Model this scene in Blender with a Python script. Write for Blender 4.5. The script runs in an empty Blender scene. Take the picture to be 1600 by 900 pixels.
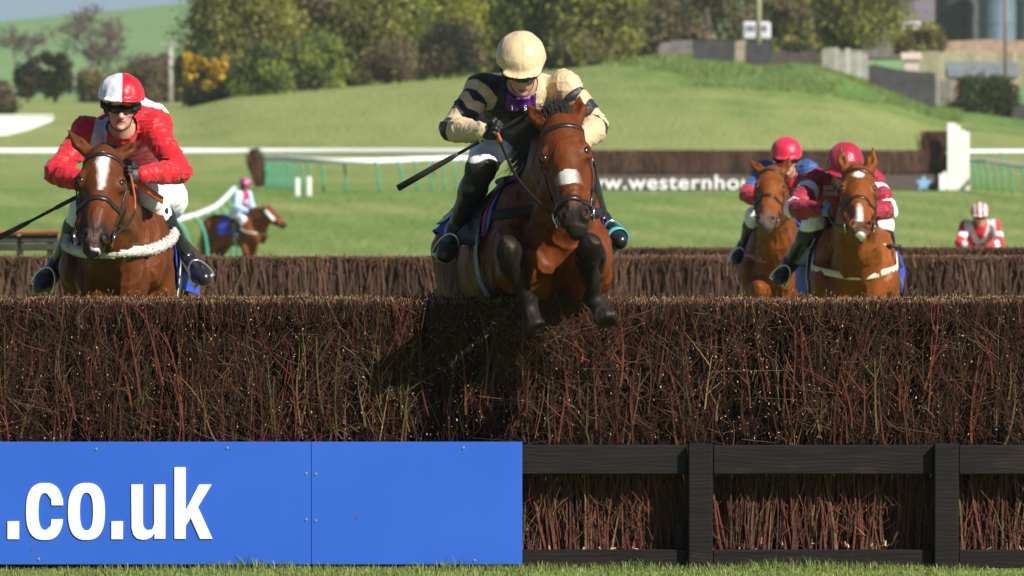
import bpy, math, random
import numpy as np
from mathutils import Vector, Matrix, Euler
from mathutils.bvhtree import BVHTree

HAZE = 0.00008
rng = np.random.default_rng(7)
random.seed(7)
scene = bpy.context.scene
COL = scene.collection

# ------------------------------------------------------------------ camera
F = 15350.0            # focal length in pixels of a 1600 px wide picture
CAMZ = 2.26
TILT = math.atan(255.0 / F)
cam_data = bpy.data.cameras.new("camera")
cam = bpy.data.objects.new("camera", cam_data)
COL.objects.link(cam)
cam.location = (0, 0, CAMZ)
cam.rotation_euler = (math.pi / 2 - TILT, 0, 0)
cam_data.sensor_width = 36.0
cam_data.lens = 36.0 * F / 1600.0
cam_data.clip_start = 1.0
cam_data.clip_end = 20000.0
cam_data.dof.use_dof = True
cam_data.dof.focus_distance = 50.0
cam_data.dof.aperture_fstop = 11.5
scene.camera = cam

# ------------------------------------------------------------------ sky, sun, exposure
SUN_EL = math.radians(37.0)
SUN_AZ = math.radians(48.0)      # to the right of straight-behind-the-camera
sun_vec = Vector((math.sin(SUN_AZ) * math.cos(SUN_EL), -math.cos(SUN_AZ) * math.cos(SUN_EL), math.sin(SUN_EL)))
world = bpy.data.worlds.new("World")
scene.world = world
world.use_nodes = True
wn = world.node_tree
wn.nodes.clear()
sky = wn.nodes.new("ShaderNodeTexSky")
sky.sky_type = 'NISHITA'
sky.sun_disc = False
sky.sun_elevation = SUN_EL
# sky's rotation 0 puts the sun at +Y, growing clockwise seen from above
sky.sun_rotation = math.atan2(sun_vec.x, sun_vec.y)
sky.air_density = 1.0
sky.dust_density = 0.4
tcw = wn.nodes.new('ShaderNodeTexCoord')          # the lowest, yellowest band of the sky lies behind the hills
mpw = wn.nodes.new('ShaderNodeMapping')
mpw.inputs['Location'].default_value = (0, 0, .16)
wn.links.new(tcw.outputs['Generated'], mpw.inputs[0])
wn.links.new(mpw.outputs[0], sky.inputs[0])
bg = wn.nodes.new("ShaderNodeBackground")
bg.inputs['Strength'].default_value = 0.056
wo = wn.nodes.new("ShaderNodeOutputWorld")
wn.links.new(sky.outputs[0], bg.inputs[0])
wn.links.new(bg.outputs[0], wo.inputs[0])

sun_data = bpy.data.lights.new("sun", 'SUN')
sun_data.energy = 5.0
sun_data.angle = math.radians(0.53)
sun_data.color = (1.0, 0.945, 0.865)
sun = bpy.data.objects.new("sun", sun_data)
COL.objects.link(sun)
sun.rotation_euler = (-sun_vec).to_track_quat('-Z', 'Y').to_euler()
sun.location = sun_vec * 60

scene.view_settings.view_transform = 'Standard'
scene.view_settings.look = 'None'
scene.view_settings.gamma = 1.0
scene.view_settings.exposure = 0.58
scene.view_settings.use_curve_mapping = False
scene.render.engine = 'CYCLES'
scene.cycles.use_denoising = True
scene.cycles.max_bounces = 6
scene.cycles.volume_bounces = 1
scene.cycles.transparent_max_bounces = 8

# ------------------------------------------------------------------ helpers
def P(px, py, Y):
    """point at depth Y on the sight line through (px, py) of the 1600x900 picture"""
    u = (px - 800.0) / F
    v = (450.0 - py) / F
    c, s = math.cos(TILT), math.sin(TILT)
    dy = c + s * v
    dz = -s + c * v
    return np.array([u * Y / dy, Y, CAMZ + dz * Y / dy])

ORG = {}                 # world position of each root
def tag(o, label=None, cat=None, group=None, kind=None):
    if label: o['label'] = label
    if cat: o['category'] = cat
    if group: o['group'] = group
    if kind: o['kind'] = kind
    return o

def thing(name, loc, label, cat, group=None, kind=None):
    o = bpy.data.objects.new(name, None)
    COL.objects.link(o)
    o.location = tuple(float(c) for c in loc)
    o.empty_display_size = 0.2
    ORG[o.name] = np.array(loc, float)
    return tag(o, label, cat, group, kind)

def npmesh(name, V, faces, smooth=True, attrs=None, colors=None):
    V = np.asarray(V, np.float32)
    me = bpy.data.meshes.new(name)
    faces = [np.asarray(f, np.int32) for f in faces if len(f)]
    me.vertices.add(len(V))
    me.vertices.foreach_set('co', V.ravel())
    nl = sum(f.size for f in faces)
    npoly = sum(len(f) for f in faces)
    me.loops.add(nl)
    me.polygons.add(npoly)
    me.loops.foreach_set('vertex_index', np.concatenate([f.ravel() for f in faces]))
    tot = np.concatenate([np.full(len(f), f.shape[1], np.int32) for f in faces])
    start = np.concatenate([[0], np.cumsum(tot)[:-1]]).astype(np.int32)
    me.polygons.foreach_set('loop_start', start)
    me.polygons.foreach_set('loop_total', tot)
    me.polygons.foreach_set('use_smooth', np.full(npoly, smooth, bool))
    me.update(calc_edges=True)
    if attrs:
        for k, a in attrs.items():
            at = me.attributes.new(k, 'FLOAT', 'POINT')
            at.data.foreach_set('value', np.asarray(a, np.float32))
    if colors is not None:
        c = np.ones((len(V), 4), np.float32)
        c[:, :3] = colors
        at = me.attributes.new('tint', 'FLOAT_COLOR', 'POINT')
        at.data.foreach_set('color', c.ravel())
    me.validate()
    return me

def obj(name, V, faces, mat, parent=None, smooth=True, attrs=None, colors=None, base=None):
    """world-space vertices -> object; under a parent, or at top level with its origin at base"""
    V = np.asarray(V, float)
    if parent is not None:
        org = ORG[parent.name]
    else:
        org = np.array(base if base is not None else (0, 0, 0), float)
    me = npmesh(name, V - org, faces, smooth, attrs, colors)
    o = bpy.data.objects.new(name, me)
    COL.objects.link(o)
    if parent is not None:
        o.parent = parent
    else:
        o.location = tuple(org)
    ORG[o.name] = org
    if mat is not None:
        me.materials.append(mat)
    return o

class MB:
    """collects shapes into one mesh"""
    def __init__(s):
        s.V, s.Fs, s.C, s.n = [], [], [], 0
    def add(s, V, faces, col=None):
        V = np.asarray(V, float)
        for f in faces:
            if len(f): s.Fs.append(np.asarray(f, np.int32) + s.n)
        s.V.append(V); s.n += len(V)
        s.C.append(np.broadcast_to(np.array(col if col is not None else (.5, .5, .5), float), (len(V), 3)))
        return s
    def box(s, c, size, R=None, col=None, taper=1.0):
        c = np.array(c, float); h = np.array(size, float) / 2
        v = np.array([[x, y, z] for z in (-1, 1) for y in (-1, 1) for x in (-1, 1)], float)
        v[v[:, 2] > 0, :2] *= taper
        v = v * h
        if R is not None: v = v @ np.array(R).T
        f = [[0, 2, 3, 1], [4, 5, 7, 6], [0, 1, 5, 4], [2, 6, 7, 3], [0, 4, 6, 2], [1, 3, 7, 5]]
        return s.add(v + c, [f], col)
    def bbox(s, lo, hi, col=None):
        lo, hi = np.array(lo, float), np.array(hi, float)
        return s.box((lo + hi) / 2, hi - lo, None, col)
    def bevbox(s, c, size, b=.01, col=None):
        """box with chamfered edges"""
        c = np.array(c, float); h = np.array(size, float) / 2
        b = min(b, *(h * .9))
        V, idx = [], {}
        for sx in (-1, 1):
            for sy in (-1, 1):
                for sz in (-1, 1):
                    for ax in range(3):
                        p = np.array([sx, sy, sz]) * (h - b)
                        p[ax] = np.array([sx, sy, sz])[ax] * h[ax]
                        idx[(sx, sy, sz, ax)] = len(V); V.append(p + c)
        q, t = [], []
        for ax in range(3):
            o1, o2 = [a for a in range(3) if a != ax]
            for sg in (-1, 1):
                loop = []
                for (a, bb) in ((-1, -1), (1, -1), (1, 1), (-1, 1)):
                    k = [0, 0, 0]; k[ax] = sg; k[o1] = a; k[o2] = bb
                    loop.append(idx[(*k, ax)])
                q.append(loop)
        for ax in range(3):                       # edges along axis ax
            o1, o2 = [a for a in range(3) if a != ax]
            for a in (-1, 1):
                for bb in (-1, 1):
                    k0 = [0, 0, 0]; k1 = [0, 0, 0]
                    k0[ax] = -1; k1[ax] = 1
                    k0[o1] = k1[o1] = a; k0[o2] = k1[o2] = bb
                    q.append([idx[(*k0, o1)], idx[(*k1, o1)], idx[(*k1, o2)], idx[(*k0, o2)]])
        for sx in (-1, 1):
            for sy in (-1, 1):
                for sz in (-1, 1):
                    t.append([idx[(sx, sy, sz, 0)], idx[(sx, sy, sz, 1)], idx[(sx, sy, sz, 2)]])
        return s.add(V, [q, t], col)
    def tubes(s, paths, radii, sides=3, cols=None):
        v, f, c = tubes(paths, radii, sides, cols)
        for ff in f: s.Fs.append(ff + s.n)
        s.V.append(v); s.n += len(v); s.C.append(c)
        return s
    def tube(s, path, r, sides=8, col=None):
        path = np.asarray(path, float)
        r = np.broadcast_to(np.asarray(r, float), (len(path),))
        return s.tubes(path[None], r[None], sides, np.array(col if col is not None else (.5, .5, .5))[None])
    def lathe(s, prof, c, sides=16, col=None):
        """(r, z) profile round the vertical through c"""
        a = np.arange(sides) * 2 * math.pi / sides
        V = np.concatenate([np.stack([c[0] + r * np.cos(a), c[1] + r * np.sin(a), np.full(sides, c[2] + z)], 1) for r, z in prof])
        f = []
        for i in range(len(prof) - 1):
            for j in range(sides):
                k = (j + 1) % sides
                f.append([i * sides + j, i * sides + k, (i + 1) * sides + k, (i + 1) * sides + j])
        return s.add(V, [f], col)
    def prism(s, poly, y0, y1, col=None):
        """polygon of (x, z) pushed from y0 to y1"""
        poly = np.asarray(poly, float); n = len(poly)
        a = np.stack([poly[:, 0], np.full(n, y0), poly[:, 1]], 1)
        b = np.stack([poly[:, 0], np.full(n, y1), poly[:, 1]], 1)
        q = [[i, (i + 1) % n, n + (i + 1) % n, n + i] for i in range(n)]
        return s.add(np.concatenate([a, b]), [q, [list(range(n))[::-1]], [list(range(n, 2 * n))]], col)
    def build(s, name, mat, parent=None, smooth=False, base=None):
        return obj(name, np.concatenate(s.V), s.Fs, mat, parent, smooth, None, np.concatenate(s.C), base)

def unit(v):
    v = np.asarray(v, float)
    return v / (np.linalg.norm(v, axis=-1, keepdims=True) + 1e-12)

def tubes(paths, radii, sides=3, cols=None):
    """N tubes of K rings each, all at once; closed at both ends by collapsing"""
    paths = np.asarray(paths, float); radii = np.asarray(radii, float)
    N, K, _ = paths.shape
    T = np.gradient(paths, axis=1)
    T = unit(T)
    ref = np.where(np.abs(T[:, :1, 2:3]) > .8, np.array([1., 0, 0]), np.array([0, 0, 1.]))
    ref = np.broadcast_to(ref, T.shape)
    A = unit(np.cross(T, ref)); B = np.cross(T, A)
    ang = np.arange(sides) * 2 * math.pi / sides
    ring = A[:, :, None] * np.cos(ang)[None, None, :, None] + B[:, :, None] * np.sin(ang)[None, None, :, None]
    V = paths[:, :, None] + ring * radii[:, :, None, None]
    V = V.reshape(-1, 3)
    base = (np.arange(N) * K * sides)[:, None, None]
    i = (np.arange(K - 1) * sides)[None, :, None]
    j = np.arange(sides)[None, None, :]
    k = (j + 1) % sides
    q = np.stack([base + i + j, base + i + k, base + i + sides + k, base + i + sides + j], -1).reshape(-1, 4)
    faces = [q]
    cap = np.arange(sides)
    faces.append((np.arange(N) * K * sides)[:, None] + cap[None, ::-1])
    faces.append((np.arange(N) * K * sides + (K - 1) * sides)[:, None] + cap[None])
    if cols is None: cols = np.full((N, 3), .5)
    cols = np.asarray(cols, float)
    if cols.ndim == 2: C = np.repeat(cols, K * sides, 0)
    else: C = np.repeat(cols.reshape(-1, 3), sides, 0)
    return V, faces, C

def Rz(a):
    c, s = math.cos(a), math.sin(a)
    return np.array([[c, -s, 0], [s, c, 0], [0, 0, 1.]])
def Rx(a):
    c, s = math.cos(a), math.sin(a)
    return np.array([[1, 0, 0], [0, c, -s], [0, s, c.real]])

# smooth value noise on points
_perm = np.random.default_rng(3).random((32, 32, 32)).astype(np.float32)
def vnoise(p):
    p = np.asarray(p, np.float32)
    i = np.floor(p).astype(np.int32); f = p - i
    f = f * f * (3 - 2 * f)
    r = 0
    for dx in (0, 1):
        wx = f[..., 0] if dx else 1 - f[..., 0]
        for dy in (0, 1):
            wy = f[..., 1] if dy else 1 - f[..., 1]
            for dz in (0, 1):
                wz = f[..., 2] if dz else 1 - f[..., 2]
                r = r + wx * wy * wz * _perm[(i[..., 0] + dx) & 31, (i[..., 1] + dy) & 31, (i[..., 2] + dz) & 31]
    return r * 2 - 1

# ------------------------------------------------------------------ materials
MATS = {}
def nodes_of(name):
    m = bpy.data.materials.new(name)
    m.use_nodes = True
    nt = m.node_tree
    b = nt.nodes['Principled BSDF']
    return m, nt, b
def N(nt, t, **kw):
    n = nt.nodes.new(t)
    for k, v in kw.items():
        if k in n.inputs: n.inputs[k].default_value = v
        else: setattr(n, k, v)
    return n
def noise_node(nt, scale, detail=4, rough=.55, coord='Object', stretch=None):
    tc = N(nt, 'ShaderNodeTexCoord')
    out = tc.outputs[coord]
    if stretch:
        mp = N(nt, 'ShaderNodeMapping')
        mp.inputs['Scale'].default_value = stretch
        nt.links.new(out, mp.inputs[0]); out = mp.outputs[0]
    n = N(nt, 'ShaderNodeTexNoise')
    n.inputs['Scale'].default_value = scale
    n.inputs['Detail'].default_value = detail
    n.inputs['Roughness'].default_value = rough
    nt.links.new(out, n.inputs['Vector'])
    return n
def mixc(nt, fac, a, b, blend='MIX'):
    m = N(nt, 'ShaderNodeMix', data_type='RGBA', blend_type=blend)
    for sock, v in ((m.inputs[0], fac), (m.inputs[6], a), (m.inputs[7], b)):
        if isinstance(v, (int, float)): sock.default_value = v
        elif isinstance(v, tuple): sock.default_value = (*v[:3], 1)
        else: nt.links.new(v, sock)
    return m.outputs[2]
def ramp(nt, src, lo, hi, a=0.0, b=1.0):
    m = N(nt, 'ShaderNodeMapRange')
    nt.links.new(src, m.inputs[0])
    m.inputs[1].default_value = lo; m.inputs[2].default_value = hi
    m.inputs[3].default_value = a; m.inputs[4].default_value = b
    return m.outputs[0]
def bump(nt, b, src, dist, strength=1.0):
    bn = N(nt, 'ShaderNodeBump')
    bn.inputs['Distance'].default_value = dist
    bn.inputs['Strength'].default_value = strength
    nt.links.new(src, bn.inputs['Height'])
    nt.links.new(bn.outputs[0], b.inputs['Normal'])
    return bn

def plain(name, col, rough=.5, metal=0.0, var=.15, scale=8.0, bmp=0.0, bscale=40.0, spec=.5, coat=0.0, sheen=0.0):
    """a colour with a little mottling, and optional bump"""
    if name in MATS: return MATS[name]
    m, nt, b = nodes_of(name)
    n = noise_node(nt, scale)
    c2 = tuple(c * (1 - var) for c in col)
    c1 = tuple(min(1, c * (1 + var)) for c in col)
    nt.links.new(mixc(nt, ramp(nt, n.outputs[0], .3, .7), c2, c1), b.inputs['Base Color'])
    b.inputs['Roughness'].default_value = rough
    b.inputs['Metallic'].default_value = metal
    b.inputs['Specular IOR Level'].default_value = spec
    if coat: b.inputs['Coat Weight'].default_value = coat; b.inputs['Coat Roughness'].default_value = .2
    if sheen: b.inputs['Sheen Weight'].default_value = sheen
    if bmp:
        n2 = noise_node(nt, bscale, 5)
        bump(nt, b, n2.outputs[0], bmp)
    MATS[name] = m
    return m

def tinted(name, rough=.7, var=.3, scale=30., spec=.3, trans=0.0):
    """colour comes from the mesh's own per-piece tint"""
    if name in MATS: return MATS[name]
    m, nt, b = nodes_of(name)
    at = N(nt, 'ShaderNodeAttribute', attribute_name='tint')
    n = noise_node(nt, scale)
    k = ramp(nt, n.outputs[0], .25, .75, 1 - var, 1 + var)
    v = N(nt, 'ShaderNodeVectorMath', operation='SCALE')
    nt.links.new(at.outputs['Color'], v.inputs[0]); nt.links.new(k, v.inputs['Scale'])
    nt.links.new(v.outputs[0], b.inputs['Base Color'])
    b.inputs['Roughness'].default_value = rough
    b.inputs['Specular IOR Level'].default_value = spec
    if trans:
        tr = N(nt, 'ShaderNodeBsdfTranslucent')
        nt.links.new(v.outputs[0], tr.inputs[0])
        mx = N(nt, 'ShaderNodeMixShader')
        mx.inputs[0].default_value = trans
        out = nt.nodes['Material Output']
        nt.links.new(b.outputs[0], mx.inputs[1]); nt.links.new(tr.outputs[0], mx.inputs[2])
        nt.links.new(mx.outputs[0], out.inputs[0])
    MATS[name] = m
    return m

def layered(name, base, layers, rough=.5, var=.18, vscale=6., spec=.5, coat=0., bmp=None, sheen=0., streak=None):
    """base colour, then (attribute, colour, softness) laid over it where the attribute is positive.
    bmp: list of (scale, distance, stretch)"""
    if name in MATS: return MATS[name]
    m, nt, b = nodes_of(name)
    n = noise_node(nt, vscale, 5, .6)
    lo = tuple(c * (1 - var) for c in base); hi = tuple(min(1, c * (1 + var)) for c in base)
    c = mixc(nt, ramp(nt, n.outputs[0], .3, .7), lo, hi)
    if streak:
        b.inputs['Specular Tint'].default_value = (.80, .55, .42, 1)
        ns = noise_node(nt, streak[0], 3, .6, stretch=streak[1])
        c = mixc(nt, ramp(nt, ns.outputs[0], .3, .7, streak[2], 0), c, tuple(x * .45 for x in base))
    for (a, col, soft) in layers:
        at = N(nt, 'ShaderNodeAttribute', attribute_name=a)
        f = ramp(nt, at.outputs['Fac'], -soft, soft)
        c2 = mixc(nt, ramp(nt, n.outputs[0], .3, .7), tuple(x * .92 for x in col), tuple(min(1, x * 1.05) for x in col))
        c = mixc(nt, f, c, c2)
    nt.links.new(c, b.inputs['Base Color'])
    b.inputs['Roughness'].default_value = rough
    b.inputs['Specular IOR Level'].default_value = spec
    if coat: b.inputs['Coat Weight'].default_value = coat; b.inputs['Coat Roughness'].default_value = .25
    if sheen: b.inputs['Sheen Weight'].default_value = sheen
    if bmp:
        prev = None
        for (sc, dist, st) in bmp:
            nn = noise_node(nt, sc, 3, .5, stretch=st)
            bn = N(nt, 'ShaderNodeBump')
            bn.inputs['Distance'].default_value = dist
            nt.links.new(nn.outputs[0], bn.inputs['Height'])
            if prev is not None: nt.links.new(prev.outputs[0], bn.inputs['Normal'])
            prev = bn
        nt.links.new(prev.outputs[0], b.inputs['Normal'])
    MATS[name] = m
    return m
# ------------------------------------------------------------------ soft shapes: signed distances blended, then meshed as one skin
def frame_from(z, xhint=(1, 0, 0)):
    z = unit(z); x = np.array(xhint, float); x = unit(x - z * np.dot(x, z)); y = np.cross(z, x)
    return np.stack([x, y, z], 1)

class Sdf:
    def __init__(s): s.p = []
    def cone(s, a, b, ra, rb, k=.02, flat=None, sub=False):
        """tapered limb; flat = (axis, factor) squeezes its section along the axis"""
        s.p.append(('c', np.array(a, float), np.array(b, float), ra, rb, k, flat, sub)); return s
    def ell(s, c, r, R=None, k=.03, sub=False):
        r = np.array(r if np.ndim(r) else (r, r, r), float)
        s.p.append(('e', np.array(c, float), r, np.array(R, float) if R is not None else np.eye(3), k, sub)); return s
    def chain(s, pts, rs, k=.02, flat=None):
        for i in range(len(pts) - 1): s.cone(pts[i], pts[i + 1], rs[i], rs[i + 1], k, flat)
        return s
    def only(s, idx):
        o = Sdf(); o.p = [s.p[i] for i in idx]; return o
    @staticmethod
    def _bb(q):
        if q[0] == 'c':
            _, a, b, ra, rb, k, flat, sub = q
            R = max(ra, rb) * (max(1, flat[1]) if flat else 1)
            return np.minimum(a, b) - R, np.maximum(a, b) + R
        _, c, r, Rm, k, sub = q
        e = np.sqrt(((Rm * r) ** 2).sum(1))
        return c - e, c + e
    @staticmethod
    def _ev(q, X):
        if q[0] == 'c':
            _, a, b, ra, rb, k, flat, sub = q
            ba = b - a; L = max(float(ba @ ba), 1e-9)
            d = X - a.astype(np.float32)
            t = np.clip((d @ ba.astype(np.float32)) / L, 0, 1)
            d = d - t[..., None] * ba.astype(np.float32)
            if flat:
                ax, fc = np.asarray(flat[0], np.float32), flat[1]
                m = d @ ax
                d = d + m[..., None] * (1 / fc - 1) * ax
            ln = np.sqrt((d * d).sum(-1))
            out = ln - (ra + (rb - ra) * t)
            if flat: out = out * min(1, flat[1])
            return out
        _, c, r, Rm, k, sub = q
        l = (X - c.astype(np.float32)) @ Rm.astype(np.float32)
        k0 = np.sqrt(((l / r.astype(np.float32)) ** 2).sum(-1))
        k1 = np.sqrt(((l / (r * r).astype(np.float32)) ** 2).sum(-1)) + 1e-6
        return k0 * (k0 - 1) / k1
    def mesh(s, h, grow=0.0, disp=None, relax=1):
        lo = np.min([s._bb(q)[0] for q in s.p if not q[-1]], 0) - 3 * h - grow - .01
        hi = np.max([s._bb(q)[1] for q in s.p if not q[-1]], 0) + 3 * h + grow + .01
        n = np.ceil((hi - lo) / h).astype(int) + 1
        G = np.full(n, .25, np.float32)
        ax = [lo[i] + h * np.arange(n[i]) for i in range(3)]
        for q in s.p:
            k = q[5] if q[0] == 'c' else q[4]
            a, b = s._bb(q)
            pad = k + 3 * h + grow
            i0 = np.clip(np.floor((a - pad - lo) / h).astype(int), 0, n)
            i1 = np.clip(np.ceil((b + pad - lo) / h).astype(int) + 1, 0, n)
            if (i1 <= i0).any(): continue
            sl = tuple(slice(i0[i], i1[i]) for i in range(3))
            X = np.stack(np.meshgrid(*[ax[i][i0[i]:i1[i]].astype(np.float32) for i in range(3)], indexing='ij'), -1)
            d = s._ev(q, X)
            g = G[sl]
            if q[-1]:
                d = -d
                hh = np.maximum(k - np.abs(g - d), 0) / k
                G[sl] = np.maximum(g, d) + hh * hh * k * .25
            else:
                hh = np.maximum(k - np.abs(g - d), 0) / k
                G[sl] = np.minimum(g, d) - hh * hh * k * .25
        G -= grow
        V, Q = nets(G, lo, h)
        if relax:
            for _ in range(relax): V = smooth_verts(V, Q, .5)
        if disp is not None:
            Nn = vnormals(V, Q)
            V = V + Nn * disp(V, Nn)[:, None]
        return V, Q

def vnormals(V, Q):
    n = np.cross(V[Q[:, 2]] - V[Q[:, 0]], V[Q[:, 3]] - V[Q[:, 1]])
    o = np.zeros_like(V)
    for c in range(4): np.add.at(o, Q[:, c], n)
    return unit(o)
def smooth_verts(V, Q, w):
    acc = np.zeros_like(V); cnt = np.zeros(len(V))
    for a, b in ((0, 1), (1, 2), (2, 3), (3, 0)):
        np.add.at(acc, Q[:, a], V[Q[:, b]]); np.add.at(acc, Q[:, b], V[Q[:, a]])
        np.add.at(cnt, Q[:, a], 1); np.add.at(cnt, Q[:, b], 1)
    return V * (1 - w) + w * acc / np.maximum(cnt, 1)[:, None]

def nets(G, lo, h):
    S = G < 0
    n = np.array(G.shape)
    c = np.zeros(n - 1, np.uint8)
    for dx in (0, 1):
        for dy in (0, 1):
            for dz in (0, 1):
                c += S[dx:n[0] - 1 + dx, dy:n[1] - 1 + dy, dz:n[2] - 1 + dz]
    act = np.argwhere((c > 0) & (c < 8))
    idx = np.full(n - 1, -1, np.int32)
    idx[act[:, 0], act[:, 1], act[:, 2]] = np.arange(len(act))
    off = np.array([[x, y, z] for x in (0, 1) for y in (0, 1) for z in (0, 1)])
    vals = np.stack([G[act[:, 0] + o[0], act[:, 1] + o[1], act[:, 2] + o[2]] for o in off], 1)
    acc = np.zeros((len(act), 3)); cnt = np.zeros(len(act))
    for i in range(8):
        for b in (1, 2, 4):
            j = i | b
            if j == i: continue
            va, vb = vals[:, i], vals[:, j]
            m = (va < 0) != (vb < 0)
            t = np.where(m, va / np.where(va == vb, 1, va - vb), 0)
            p = off[i] + t[:, None] * (off[j] - off[i])
            acc += p * m[:, None]; cnt += m
    V = lo + h * (act + acc / cnt[:, None])
    quads = []
    for a in range(3):
        b, d = (a + 1) % 3, (a + 2) % 3
        sl0 = [slice(None)] * 3; sl1 = [slice(None)] * 3
        sl0[a] = slice(0, -1); sl1[a] = slice(1, None)
        A, B = S[tuple(sl0)], S[tuple(sl1)]
        e = np.argwhere(A != B)
        e = e[(e[:, b] > 0) & (e[:, d] > 0) & (e[:, b] < n[b] - 1) & (e[:, d] < n[d] - 1)]
        flip = A[e[:, 0], e[:, 1], e[:, 2]]
        def at(db, dd):
            q = e.copy(); q[:, b] += db; q[:, d] += dd
            return idx[q[:, 0], q[:, 1], q[:, 2]]
        q = np.stack([at(-1, -1), at(0, -1), at(0, 0), at(-1, 0)], 1)
        q = np.where(flip[:, None], q, q[:, ::-1])
        quads.append(q)
    Q = np.concatenate(quads)
    Q = Q[(Q >= 0).all(1)]
    return V, Q

def bvh_of(V, Q):
    return BVHTree.FromPolygons([tuple(v) for v in V], [tuple(int(i) for i in q) for q in Q])
def cast(bvh, o, d, far=5.):
    d = unit(d)
    r = bvh.ray_cast(Vector(o), Vector(d), far)
    if r[0] is None: return None, None
    return np.array(r[0]), np.array(r[1])
def near(bvh, p):
    r = bvh.find_nearest(Vector(p))
    return np.array(r[0]), np.array(r[1])

def dseg(X, a, b):
    a, b = np.array(a, float), np.array(b, float)
    ba = b - a
    t = np.clip(((X - a) @ ba) / max(ba @ ba, 1e-9), 0, 1)
    return np.linalg.norm(X - a - t[:, None] * ba, axis=1), t

def densify(pts, step):
    pts = np.asarray(pts, float); out = [pts[0]]
    for i in range(len(pts) - 1):
        n = max(1, int(np.linalg.norm(pts[i + 1] - pts[i]) / step))
        for k in range(1, n + 1): out.append(pts[i] + (pts[i + 1] - pts[i]) * k / n)
    return np.array(out)
def catmull(pts, n=8):
    pts = np.asarray(pts, float)
    q = np.concatenate([[2 * pts[0] - pts[1]], pts, [2 * pts[-1] - pts[-2]]])
    out = []
    for i in range(1, len(q) - 2):
        for t in np.linspace(0, 1, n, endpoint=False):
            a, b, c, d = q[i - 1], q[i], q[i + 1], q[i + 2]
            out.append(.5 * ((2 * b) + (c - a) * t + (2 * a - 5 * b + 4 * c - d) * t * t + (3 * b - a - 3 * c + d) * t ** 3))
    out.append(pts[-1])
    return np.array(out)

def ribbon(mb, path, nrm, width, thick=.004, col=None, closed=False):
    """flat strap along path, its face towards nrm"""
    path = np.asarray(path, float); nrm = unit(nrm)
    K = len(path)
    if closed: T = unit(np.roll(path, -1, 0) - np.roll(path, 1, 0))
    else: T = unit(np.gradient(path, axis=0))
    Sd = unit(np.cross(T, nrm)); Nn = np.cross(Sd, T)
    w = width / 2; t = thick / 2
    sec = [(-w, -t), (w, -t), (w, t), (-w, t)]
    V = np.stack([path + Sd * a + Nn * b for a, b in sec], 1).reshape(-1, 3)
    q = []
    R = K if closed else K - 1
    for i in range(R):
        i2 = (i + 1) % K
        for j in range(4):
            k = (j + 1) % 4
            q.append([i * 4 + j, i * 4 + k, i2 * 4 + k, i2 * 4 + j])
    if not closed:
        q.append([3, 2, 1, 0]); q.append([(K - 1) * 4 + j for j in range(4)])
    mb.add(V, [q], col)
    return mb

def loop_on(bvh, center, ax_u, ax_v, a0, a1, n, lift, far=1.2):
    """points where rays shot inwards at centre, in the plane of ax_u / ax_v, meet the body"""
    pts, ns = [], []
    for a in np.linspace(a0, a1, n):
        d = np.asarray(ax_u) * math.cos(a) + np.asarray(ax_v) * math.sin(a)
        p, nn = cast(bvh, center + d * far, -d, far * 1.2)
        if p is None: continue
        pts.append(p + d * lift); ns.append(d)
    return np.array(pts), np.array(ns)
# ------------------------------------------------------------------ horses
BLACKHAIR = (.012, .009, .008)
def strands(mb, roots, dirs, length, width, sag, col, K=5, seed=0, jit=.25, varc=.35):
    r = np.random.default_rng(seed)
    n = len(roots)
    dirs = unit(dirs + r.normal(0, jit, (n, 3)))
    L = length * r.uniform(.6, 1.15, n)
    t = np.linspace(0, 1, K)
    wob = r.normal(0, .08, (n, 1, 3)) * (t[None, :, None] ** 2)
    pts = roots[:, None] + (dirs[:, None] * t[None, :, None] + wob) * L[:, None, None]
    pts[:, :, 2] -= sag * (t ** 2)[None] * L[:, None]
    rad = width * np.interp(t, [0, .4, 1], [1, .9, .15])[None] * r.uniform(.6, 1.3, (n, 1))
    cols = np.array(col)[None] * r.uniform(1 - varc, 1 + varc, (n, 1))
    mb.tubes(pts, rad, 3, cols)

def head_frame(poll, lip, nhint=(0, -1, .25)):
    poll, lip = np.array(poll, float), np.array(lip, float)
    d = unit(lip - poll)
    n = np.array(nhint, float); n = unit(n - d * np.dot(n, d))
    r = np.cross(n, d)
    return poll, np.stack([r, n, d], 1)

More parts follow.
